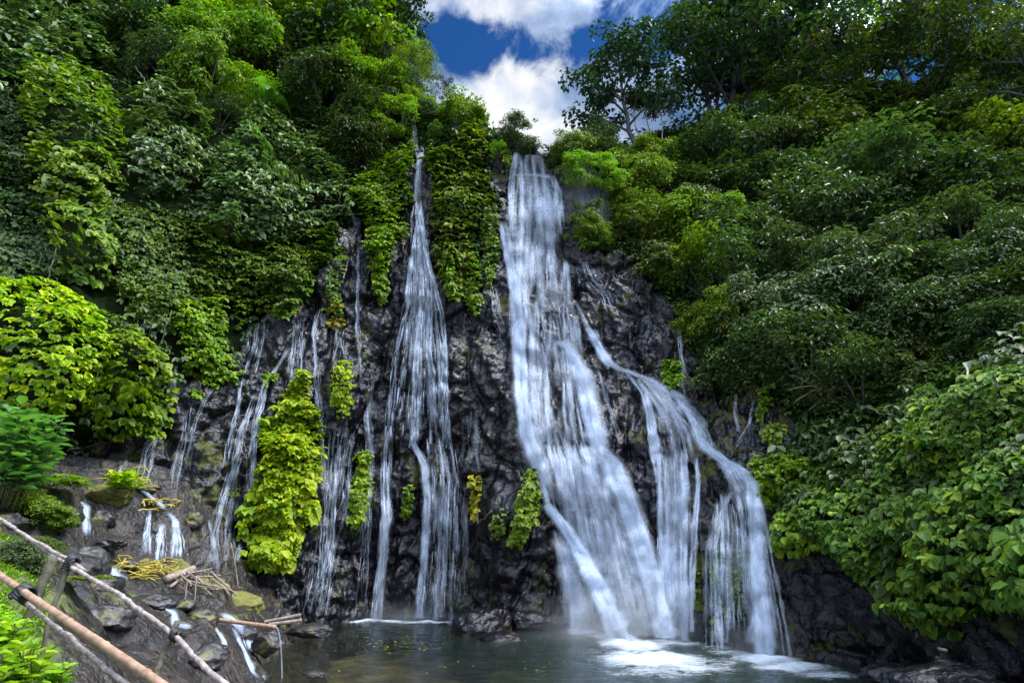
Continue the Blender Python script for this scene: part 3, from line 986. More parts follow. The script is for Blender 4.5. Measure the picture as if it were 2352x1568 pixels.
def main_lower(g):
    silk(g, [(1300, 930), (1312, 1000), (1326, 1050), (1345, 1110)], 110, 130, 22, (0.07, 0.18), 0.4, 0.75, 447, full=0.3)
    silk(g, [(1232, 950), (1244, 1020), (1262, 1100)], 40, 50, 14, (0.07, 0.16), 0.4, 0.6, 448, full=0.3)
    E = [(1016, 1262, 1392), (1060, 1256, 1412), (1120, 1256, 1434), (1200, 1268, 1462), (1300, 1292, 1494), (1400, 1306, 1520), (1470, 1316, 1540)]
    sheet(g, E, 0.5, 0.47, 30, 6, 0.5, seed=8, top=0.12, side=0.3)
    silk(g, [(1330, 1022), (1340, 1080), (1365, 1180), (1395, 1300), (1425, 1465)], 110, 190, 40, (0.12, 0.34), 0.32, 0.8, 451)
    silk(g, [(1368, 1026), (1402, 1060), (1436, 1140), (1470, 1240), (1502, 1350), (1530, 1468)], 40, 34, 34, (0.12, 0.34), 0.5, 0.95, 452, full=0.55)
    silk(g, [(1225, 1020), (1244, 1080), (1258, 1140), (1268, 1180)], 24, 24, 14, (0.08, 0.2), 0.5, 0.4, 453)
    silk(g, [(1310, 1030), (1322, 1110), (1332, 1180)], 60, 70, 16, (0.06, 0.16), 0.42, 0.8, 454)
    for k, (x, y) in enumerate([(1252, 1022), (1276, 1018), (1302, 1024), (1326, 1018), (1350, 1022), (1372, 1018), (1388, 1030), (1330, 1176), (1362, 1184), (1396, 1190), (1300, 1196)]):
        silk(g, [(x, y), (x + 10, y + 40), (x + 26, y + 150)], 20, 44, 9, (0.06, 0.17), 0.6, 0.9, 460 + k, drip=True, full=0.6, flare=1.2)


def main_jet(g):
    P = [(1256, 1158), (1276, 1182), (1304, 1220), (1338, 1280), (1372, 1345), (1402, 1412), (1432, 1482)]
    silk(g, P, 12, 40, 34, (0.1, 0.24), 0.75, 1.35, 481, full=0.7, flare=0.8)
    silk(g, [(1290, 1215), (1318, 1290), (1345, 1370), (1370, 1470)], 40, 110, 26, (0.1, 0.26), 0.3, 0.95, 482, flare=0.8)
    silk(g, [(1300, 1230), (1310, 1320), (1318, 1460)], 30, 44, 14, (0.06, 0.14), 0.35, 0.6, 483)


def main_threads(g):
    strand_set(g, [(1222, 358), (1232, 420), (1235, 560), (1240, 700)], 76, 140, 18, (0.012, 0.04), 0.25, 0.75, seed=1, wander=3, full=0.1)
    strand_set(g, [(1240, 690), (1250, 800), (1270, 900), (1290, 1020)], 150, 170, 20, (0.012, 0.04), 0.25, 0.7, seed=2, wander=4, full=0.05)
    strand_set(g, [(1330, 1020), (1350, 1120), (1380, 1250), (1420, 1460)], 130, 220, 24, (0.012, 0.04), 0.25, 1.25, seed=3, wander=3, full=0.15)


fall('waterfall', 'tallest and broadest waterfall, white veil dropping over stepped rock under the gap of sky', 'waterfall',
     [('upper_veil', 'fall', main_upper), ('stepped_stream', 'fall', main_steps), ('lower_veil', 'fall', main_lower), ('side_jet', 'fall', main_jet), ('water_thread', 'fall', main_threads)])


def lace_top(g):
    sheet(g, [(350, 956, 975), (400, 953, 973), (460, 948, 972)], 0.15, 0.62, 8, 6, 0.1, seed=14, top=0, side=0.3)
    silk(g, [(966, 350), (962, 400), (958, 462)], 10, 16, 9, (0.05, 0.12), 0.5, 0.25, 500)


def drips(g, cl, n, seed, ln=(0.04, 0.13), dens=0.85, wid=(0.014, 0.05), w0=20, w1=160, off=0.16):
    strand_set(g, cl, w0, w1, n, wid, dens, off, full=0.0, seglen=ln, wander=1.4, step=4, seed=seed, drip=True, flare=0.4)


def lace_mid(g):
    sheet(g, [(455, 945, 972), (520, 940, 988), (600, 936, 996), (700, 930, 1008), (800, 918, 1016), (900, 904, 1024), (1010, 890, 1036)], 0.12, 0.52, 34, 9, 0.05, seed=15, side=0.35, top=0.02, bottom=0.1)
    C = [(958, 458), (960, 520), (965, 600), (970, 700), (970, 800), (966, 900), (962, 1010)]
    drips(g, C, 300, 510, w0=18, w1=140)
    silk(g, C, 14, 120, 30, (0.05, 0.16), 0.3, 0.12, 511, full=0.05, seglen=(0.1, 0.3))
    for k, pth in enumerate([[(960, 520), (944, 600), (935, 690), (918, 780), (904, 860), (894, 960), (888, 1040)], [(962, 540), (968, 640), (966, 740), (958, 840), (956, 940), (950, 1030)],
                             [(972, 560), (994, 640), (1014, 720), (1020, 800), (1022, 900), (1028, 1030)], [(985, 640), (990, 720), (984, 800), (996, 900), (1000, 1020)]]):
        drips(g, pth, 90, 520 + k, (0.04, 0.12), 1.0, (0.014, 0.045), 8, 22)
        silk(g, pth, 6, 18, 12, (0.04, 0.11), 0.5, 0.14, 530 + k, full=0.2, seglen=(0.12, 0.35), wander=4, step=5)


def lace_low(g):
    sheet(g, [(1000, 878, 920), (1100, 870, 918), (1200, 864, 902), (1300, 860, 897), (1425, 850, 888)], 0.25, 0.54, 14, 8, 0.1, seed=16, top=0.12, side=0.35)
    sheet(g, [(990, 945, 1042), (1100, 948, 1050), (1250, 940, 1056), (1425, 926, 1058)], 0.25, 0.52, 26, 8, 0.1, seed=17, top=0.12, side=0.35)
    for k, (pth, w0, w1, n) in enumerate([([(890, 1000), (885, 1100), (888, 1180), (876, 1300), (860, 1425)], 30, 22, 60), ([(945, 1010), (975, 1070), (982, 1150), (975, 1280), (962, 1425)], 14, 18, 60),
                                          ([(1010, 1000), (1022, 1100), (1014, 1250), (1005, 1425)], 64, 90, 110)]):
        drips(g, pth, n, 540 + k, (0.06, 0.25), 0.8, (0.012, 0.04), w0, w1, 0.25)
        silk(g, pth, w0 * 0.7, w1 * 0.8, 16, (0.04, 0.13), 0.42, 0.25, 550 + k, full=0.3, wander=3)


fall('waterfall', 'lacy white cascade spreading down knobbly black rock left of the tallest waterfall', 'waterfall',
     [('thin_chute', 'fall', lace_top), ('lace_cascade', 'fall', lace_mid), ('lower_strands', 'fall', lace_low)])


def upper_left_fall(g):
    sheet(g, [(238, 940, 950), (262, 942, 958), (300, 945, 962), (345, 950, 966)], 0.15, 0.62, 8, 5, 0.1, seed=18, top=0.0)


fall('waterfall', 'small faint waterfall high in the trees above the lacy cascade', 'waterfall', [('water_veil', 'fall', upper_left_fall)])


def right_upper(g):
    silk(g, [(1318, 690), (1340, 730), (1362, 775), (1388, 825), (1425, 848), (1470, 866)], 10, 24, 20, (0.05, 0.14), 0.45, 0.2, 601, full=0.2, step=5)
    silk(g, [(1352, 752), (1374, 790), (1404, 842)], 14, 26, 22, (0.08, 0.18), 0.6, 0.2, 602, full=0.7, step=5)
    sheet(g, [(846, 1426, 1470), (870, 1448, 1510), (900, 1466, 1550), (940, 1482, 1585), (1000, 1496, 1612), (1060, 1506, 1628)], 0.15, 0.52, 22, 5, 0.12, seed=20, top=0.1, bottom=0.3, side=0.3)
    silk(g, [(1430, 848), (1500, 874), (1560, 912), (1596, 962), (1616, 1020), (1650, 1052)], 12, 44, 26, (0.05, 0.16), 0.42, 0.25, 603, full=0.25, step=5)
    drips(g, [(1440, 850), (1500, 880), (1560, 925), (1600, 985), (1622, 1040)], 70, 606, (0.08, 0.25), 0.8, (0.012, 0.035), 16, 46, 0.22)
    drips(g, [(1500, 890), (1530, 960), (1545, 1040)], 90, 607, (0.1, 0.35), 0.6, (0.010, 0.03), 60, 100, 0.2)
    silk(g, [(1440, 852), (1480, 900), (1496, 960), (1506, 1040), (1520, 1110)], 12, 24, 22, (0.07, 0.18), 0.55, 0.25, 604, full=0.5, step=5)
    silk(g, [(1470, 870), (1530, 940), (1560, 1000), (1570, 1060)], 26, 60, 20, (0.05, 0.14), 0.4, 0.2, 605, step=5)


def right_curtain(g):
    E = [(985, 1498, 1580), (1030, 1504, 1588), (1080, 1510, 1594), (1200, 1508, 1592), (1320, 1508, 1586), (1472, 1518, 1584)]
    sheet(g, E, 0.25, 0.54, 22, 8, 0.12, seed=21, top=0.12, side=0.3)
    silk(g, [(1520, 1040), (1524, 1150), (1526, 1300), (1534, 1472)], 22, 24, 18, (0.07, 0.18), 0.5, 0.4, 611)
    silk(g, [(1560, 1030), (1562, 1150), (1558, 1300), (1562, 1472)], 44, 40, 22, (0.07, 0.18), 0.42, 0.4, 612)
    silk(g, [(1600, 1050), (1604, 1120), (1598, 1200), (1590, 1330), (1584, 1450)], 10, 16, 10, (0.04, 0.1), 0.45, 0.3, 613)
    drips(g, [(1545, 1020), (1550, 1150), (1548, 1300), (1552, 1472)], 70, 614, (0.08, 0.3), 0.6, (0.012, 0.035), 80, 80, 0.45)


def right_shoulder(g):
    silk(g, [(1600, 985), (1622, 1030), (1664, 1058), (1704, 1080), (1726, 1110), (1738, 1160), (1744, 1220)], 14, 40, 26, (0.05, 0.16), 0.45, 0.35, 621, full=0.25, step=5)
    drips(g, [(1612, 1010), (1660, 1055), (1712, 1085), (1735, 1150)], 60, 623, (0.1, 0.3), 0.8, (0.012, 0.035), 16, 40, 0.3)
    silk(g, [(1640, 1045), (1680, 1085), (1700, 1130), (1706, 1170)], 14, 50, 18, (0.05, 0.14), 0.45, 0.35, 622, step=5)


def right_fan(g):
    sheet(g, [(1125, 1664, 1688), (1160, 1642, 1712), (1200, 1628, 1734), (1260, 1622, 1752), (1330, 1622, 1766), (1495, 1628, 1786)], 0.7, 0.46, 30, 8, 0.45, seed=24, top=0.06, side=0.3)
    silk(g, [(1724, 1100), (1734, 1180), (1740, 1300), (1750, 1400), (1758, 1512)], 22, 36, 30, (0.07, 0.2), 0.5, 1.0, 631)
    silk(g, [(1676, 1128), (1650, 1180), (1634, 1260), (1638, 1380), (1644, 1490)], 18, 46, 20, (0.03, 0.10), 0.36, 0.95, 632)
    silk(g, [(1680, 1132), (1690, 1200), (1694, 1300), (1702, 1480)], 60, 120, 22, (0.03, 0.12), 0.28, 0.95, 633)
    drips(g, [(1682, 1140), (1690, 1220), (1696, 1340), (1702, 1490)], 150, 634, (0.1, 0.4), 0.7, (0.010, 0.03), 90, 130, 1.0)
    silk(g, [(1738, 1150), (1756, 1260), (1774, 1380), (1792, 1510)], 20, 60, 14, (0.03, 0.1), 0.32, 1.1, 635)


fall('waterfall', 'branching waterfall that sweeps over a black rock shoulder right of the tallest waterfall', 'waterfall',
     [('upper_stream', 'fall', right_upper), ('curtain', 'fall', right_curtain), ('shoulder_stream', 'fall', right_shoulder), ('fan', 'fall', right_fan)])

TRK = [  # label, path, w0, w1, n, dens
    ('thin water thread splashing down the rock right of the veil near the cliff top', [(1330, 425), (1335, 450), (1345, 480)], 6, 14, 7, 0.9),
    ('short water thread beside the brown outcrop near the cliff top', [(1358, 405), (1362, 440), (1375, 480)], 5, 22, 8, 0.9),
    ('zigzag trickles over the dark outcrop right of the tallest waterfall', [(1345, 600), (1360, 640), (1395, 680), (1412, 720)], 30, 40, 16, 0.9),
    ('lone thin trickle dropping beside the shrub slope into the right branch', [(1555, 740), (1562, 800), (1568, 860), (1580, 920)], 4, 10, 6, 0.9),
    ('pair of faint trickles on the brown rock under the right shrubs', [(1690, 900), (1688, 950), (1692, 990)], 6, 8, 4, 0.7),
    ('thin crooked trickle farthest right on the brown rock face', [(1732, 910), (1722, 970), (1690, 1030), (1676, 1060)], 4, 6, 5, 0.9),
    ('trickle feeding out under the hanging creeper, left of the bright vine column', [(668, 790), (640, 840), (610, 880), (590, 960), (580, 1050), (570, 1180), (545, 1290)], 12, 26, 18, 0.8),
    ('crooked trickle passing just right of the bright vine column top', [(735, 700), (722, 770), (728, 840), (735, 940), (742, 1060), (745, 1180)], 8, 14, 14, 0.9),
    ('twin trickles running down onto the small lime vine clump', [(780, 740), (778, 790), (775, 830)], 20, 24, 8, 0.9),
    ('long hair thin trickle right of the lime vine clump', [(822, 560), (820, 680), (824, 800), (830, 900)], 5, 8, 8, 0.7),
    ('spread of fine strands below the lime vine clump', [(800, 960), (790, 1040), (780, 1150), (760, 1240)], 40, 50, 26, 0.65),
    ('trickle left of the bright vine column, upper part forked', [(560, 870), (548, 940), (530, 1010), (512, 1080)], 10, 16, 12, 0.85),
    ('faint trickle below the lit creeper tongue', [(480, 890), (465, 930), (440, 1000), (428, 1080)], 12, 16, 9, 0.55),
    ('sloping trickle emerging beside the huge lime creeper mound', [(402, 840), (395, 900), (370, 950), (345, 1020), (318, 1120)], 10, 32, 20, 0.85),
    ('thin streaks of water in the dark hollow under the huge lime creeper mound', [(160, 940), (140, 1000), (118, 1060)], 50, 60, 9, 0.4),
    ('faint streaks falling just right of the dark hollow onto the mossy boulder', [(300, 1000), (285, 1060), (272, 1110)], 16, 20, 8, 0.6),
    ('short trickles showing above the huge lime creeper mound', [(340, 730), (335, 760), (325, 780)], 50, 60, 10, 0.7),
    ('spray of fine strands at the cliff foot beside the bright vine column', [(745, 1240), (735, 1310), (715, 1415)], 90, 80, 34, 0.6),
    ('veil of pale spray beside the driftwood at the cliff foot', [(480, 1190), (485, 1260), (490, 1310)], 30, 60, 14, 0.5),
    ('thin strands on the rock left of the bright vine column foot', [(545, 1060), (530, 1180), (520, 1290)], 20, 40, 12, 0.4),
    ('thin trickles on black rock between the right branch and the main veil', [(1360, 850), (1380, 930), (1400, 1010)], 40, 60, 10, 0.6),
    ('long trickle falling from the creeper hem toward the spread of strands', [(690, 735), (684, 800), (676, 860), (668, 930)], 26, 40, 20, 0.8),
    ('thin long trickle between the lime column and the green vine strip', [(770, 975), (764, 1080), (756, 1180), (748, 1300), (738, 1415)], 30, 36, 26, 0.7),
    ('hair thin trickles right of the narrow green vine strip', [(850, 860), (842, 960), (850, 1060), (838, 1240), (826, 1415)], 12, 30, 18, 0.6),
    ('trickles seeping out under the lit creeper tongue', [(590, 740), (580, 800), (560, 860)], 60, 70, 20, 0.7),
    ('long faint trickle on the wall under the lone small plant', [(430, 930), (420, 1010), (400, 1090), (392, 1150)], 24, 30, 14, 0.5),
    ('slanting trickle from the forked one toward the dark wall foot', [(590, 900), (560, 980), (540, 1070), (505, 1180), (492, 1290)], 14, 34, 18, 0.6),
    ('trickle cluster at the wall foot left of the island', [(1060, 1100), (1062, 1220), (1050, 1415)], 30, 40, 20, 0.5),
    ('short trickle on the knobbly rock right of the lacy cascade', [(1085, 940), (1085, 1020), (1090, 1080)], 50, 40, 8, 0.5),
    ('trickle hugging the rock just left of the tallest waterfall', [(1130, 640), (1140, 720), (1160, 800)], 20, 20, 8, 0.7),
]
for k, (lab, path, w0, w1, n, de) in enumerate(TRK):
    fall('trickle', lab, 'trickle', [('water', 'strand', lambda g, path=path, w0=w0, w1=w1, n=n, de=de, k=k: (strand_set(g, path, w0 * 0.8, w1, max(3, n // 3), (0.03, 0.10), de * 0.45, 0.1, 'both', 0.4, (0.3, 0.7), 3, seed=50 + k, knob=3), strand_set(g, path, w0, w1, n * 2, (0.010, 0.032), de, 0.12, 'both', 0.0, (0.12, 0.4), 1.5, 4, seed=150 + k, knob=3, drip=True)))], 'trickles running down the wet rock face')

BFALL = [
    ('small double cascade dropping off the layered ledge beside the olive boulder', [(385, 1175), (402, 1195), (408, 1240), (404, 1285)], 10, 34, 20, (0.04, 0.09)),
    ('small cascade in the middle of the layered ledge', [(372, 1200), (370, 1240), (366, 1292)], 16, 26, 12, (0.03, 0.07)),
    ('thin trickle left of the other two on the layered ledge', [(345, 1165), (338, 1220), (332, 1280)], 8, 26, 8, (0.03, 0.05)),
    ('stream sliding along the top of the mossy ledge', [(315, 1115), (345, 1140), (385, 1172)], 6, 6, 9, (0.05, 0.09)),
    ('little two step cascade behind the fern', [(190, 1150), (198, 1165), (196, 1190), (200, 1235)], 12, 18, 14, (0.04, 0.08)),
    ('white rush of water around the grey boulder', [(255, 1300), (268, 1320), (290, 1335)], 12, 36, 14, (0.06, 0.12)),
    ('curved white chute in the brown rock below the driftwood', [(375, 1388), (398, 1408), (402, 1436), (440, 1440)], 9, 14, 16, (0.05, 0.1)),
    ('broad white chute pouring into the pool past the bamboo pipe', [(510, 1408), (545, 1430), (575, 1465), (590, 1500)], 14, 34, 26, (0.06, 0.13)),
    ('narrow ribbon of water down the bare rock into the pool corner', [(535, 1440), (560, 1490), (580, 1540), (600, 1562)], 7, 9, 12, (0.04, 0.08)),
    ('thin stream beside the narrow ribbon on the bare rock', [(495, 1440), (515, 1470), (522, 1500)], 7, 8, 8, (0.03, 0.06)),
]
for k, (lab, path, w0, w1, n, wd) in enumerate(BFALL):
    fall('cascade', lab, 'cascade', [('water', 'strand', lambda g, path=path, w0=w0, w1=w1, n=n, wd=wd, k=k: (
        strand_set(g, path, w0 * 0.6, w1 * 0.8, n // 2 + 2, wd, 0.7, 0.07, 'bank', 0.6, (0.3, 0.7), 2, 4, 90 + k),
        strand_set(g, path, w0, w1 * 1.2, n * 3, (0.008, 0.025), 0.95, 0.08, 'bank', 0.0, (0.12, 0.4), 2, 3, 190 + k, drip=True)))], 'small cascades over the rocks of the bank')

# ------------------------------------------------------------------ creepers
def scatter(mask, n, rg):
    idx = np.flatnonzero(mask)
    w = AREA[idx]
    if len(idx) == 0: return idx, np.zeros((0, 3))
    pick = idx[np.searchsorted(np.cumsum(w) / w.sum(), rg.random(n)).clip(0, len(idx) - 1)]
    P = P1[pick] + E1[pick] * rg.uniform(-0.5, 0.5, (n, 1)) + E2[pick] * rg.uniform(-0.5, 0.5, (n, 1))
    return pick, P


UP = np.array([0, 0, 1.0])


def leaf_cloud(g, P, OUT, L, rg, fan=3, up=0.55, spread=0.6, wratio=0.8, droop=0.4, fold=0.2):
    """each point carries a spray of fan leaflets that hang outward"""
    n = len(P)
    out = norm(OUT)
    side = norm(np.cross(UP, out) + 1e-6)
    yaw = rg.normal(0, 0.45, (n, 1))
    o2 = norm(out * np.cos(yaw) + side * np.sin(yaw))
    size = L * np.clip(rg.lognormal(-0.05, 0.3, n), 0.45, 1.7)
    for k in range(fan):
        a = (k - (fan - 1) / 2) * spread + rg.normal(0, 0.12, n)
        a = a[:, None]
        D = norm(o2 * 0.62 - UP * (0.62 + 0.25 * rg.random((n, 1))) + rg.normal(0, 0.12, (n, 3)))
        s2 = norm(np.cross(UP, o2) + 1e-6)
        D = norm(D * np.cos(a) + s2 * np.sin(a))
        Nn = norm(o2 * 0.6 + UP * up + rg.normal(0, 0.2, (n, 3)))
        g.leaves(P, Nn, D, size, size * wratio, fold, droop)


def creeper(poly, leaf, mat, thick, label, dens=1.0, fan=3, ragged=26, lump=0.55, group='creepers hanging on the cliff', name='creeper', stems=0, up=0.55):
    seed = len(label) * 7 + int(poly[0][0]) + int(poly[0][1])
    rg = np.random.default_rng(seed)
    bx0, bx1 = min(p[0] for p in poly) - 40, max(p[0] for p in poly) + 40
    by0, by1 = min(p[1] for p in poly) - 40, max(p[1] for p in poly) + 40
    pre = np.flatnonzero((U1 > bx0) & (U1 < bx1) & (V1 > by0) & (V1 < by1) & (lev_flat < 5.2) & ((NSM * (P1 - CAM)).sum(-1) < 0))
    j = (fbm(P1[pre] * 0.7, 4, seed % 97) + 0.5 * vnoise(P1[pre] * np.array([1.6, 1.6, 0.35]), seed % 71)) * min(ragged, 0.13 * min(bx1 - bx0 - 80, by1 - by0 - 80) + 3)
    mk = np.zeros(len(P1), bool)
    mk[pre] = inside(poly, U1[pre] + j, V1[pre] + 0.7 * j)
    area = AREA[mk].sum()
    n = int(min(max(dens * area / (leaf * leaf) * 1.5, 30), 16000))
    tiers = leaf > 0.22
    pick, P = scatter(mk, int(n * 2.4) if tiers else n, rg)
    if len(pick) == 0: return
    if tiers:      # sprays sit in overlapping rows with dark gaps between
        wz = P[:, 2] + 0.6 * vnoise(P * 0.45, 7) + 0.4 * vnoise(P * 1.2, 8) + 0.12 * P[:, 0]
        ph = wz / (leaf * 1.4); ph = ph - np.floor(ph)
        kp = (ph < 0.42) | (rg.random(len(P)) < (0.10 if thick > 0.95 else 0.22 if leaf < 0.25 else 0.75))
        pick, P, ph = pick[kp], P[kp], ph[kp]
        n = len(P)
    ed = edge_dist(poly, U1[pick], V1[pick])
    dd = np.linalg.norm(P - CAM, axis=-1)
    edm = ed * dd / F
    lump = lump * 0.62
    bl = fbm(P * np.array([lump, lump, lump * 0.9]), 2, seed % 89)
    ti = vnoise(P * np.array([lump * 1.4, lump * 1.4, lump * 3.2]), seed % 83)
    q_ = np.clip(edm / max(thick * 1.7, 0.2), 0, 1)
    prof = np.sqrt(1 - (1 - q_) ** 2)
    h = thick * 1.6 * prof * np.clip(0.72 + 0.75 * bl + 0.45 * ti, 0.06, 1.5) * rg.uniform(0.72, 1.0, n) + 0.05
    back = rg.random(n) < 0.25
    h[back] *= 0.5
    o = norm(NSM[pick] * np.array([1, 1, 0.35]) - np.array([0, 0.25, 0]))
    Q = P + o * h[:, None]
    g = Geo()
    # local mound slope turns the leaves
    eps = 0.35
    gr = np.stack([(vnoise((P + eps * a) * lump, seed % 89) - vnoise((P - eps * a) * lump, seed % 89)) for a in np.eye(3)], -1)
    gu = np.where(V1[pick] < (by0 + by1) * 0.5, 1.0, -0.35) * (1 - q_)
    o2 = norm(o - gr * thick * 1.1 + UP * (gu * 0.9)[:, None])
    if tiers:
        Q = Q + o * (leaf * 0.55 * (0.42 - np.minimum(ph, 0.42)) / 0.42)[:, None]
        up = 0.85
    leaf_cloud(g, Q, o2, leaf, rg, fan, up)
    base = np.array([Q[:, 0].mean(), Q[:, 1].mean(), Q[:, 2].min()])
    ob = link(name, g.mesh(name, M[mat], False, base), None, base)
    tag(ob, label, 'creeper', group)
    for k in range(max(stems, 4)):      # hanging stems that carry the leaves
        gs = Geo()
        q = Q[rg.integers(len(Q))]
        m = 7
        t = np.linspace(0, 1, m)[:, None]
        ln = rg.uniform(0.8, 2.0) * max(1, thick)
        pts = q + np.array([rg.normal(0, 0.2), rg.normal(0, 0.1), -ln * 0.5]) * t + np.array([0, 0, ln * 0.4]) + rg.normal(0, 0.03, (m, 3))
        gs.tube(pts, np.linspace(0.02, 0.008, m), 5)
        link('stem', gs.mesh('stem', M['stem'], True, base), ob)
    return ob


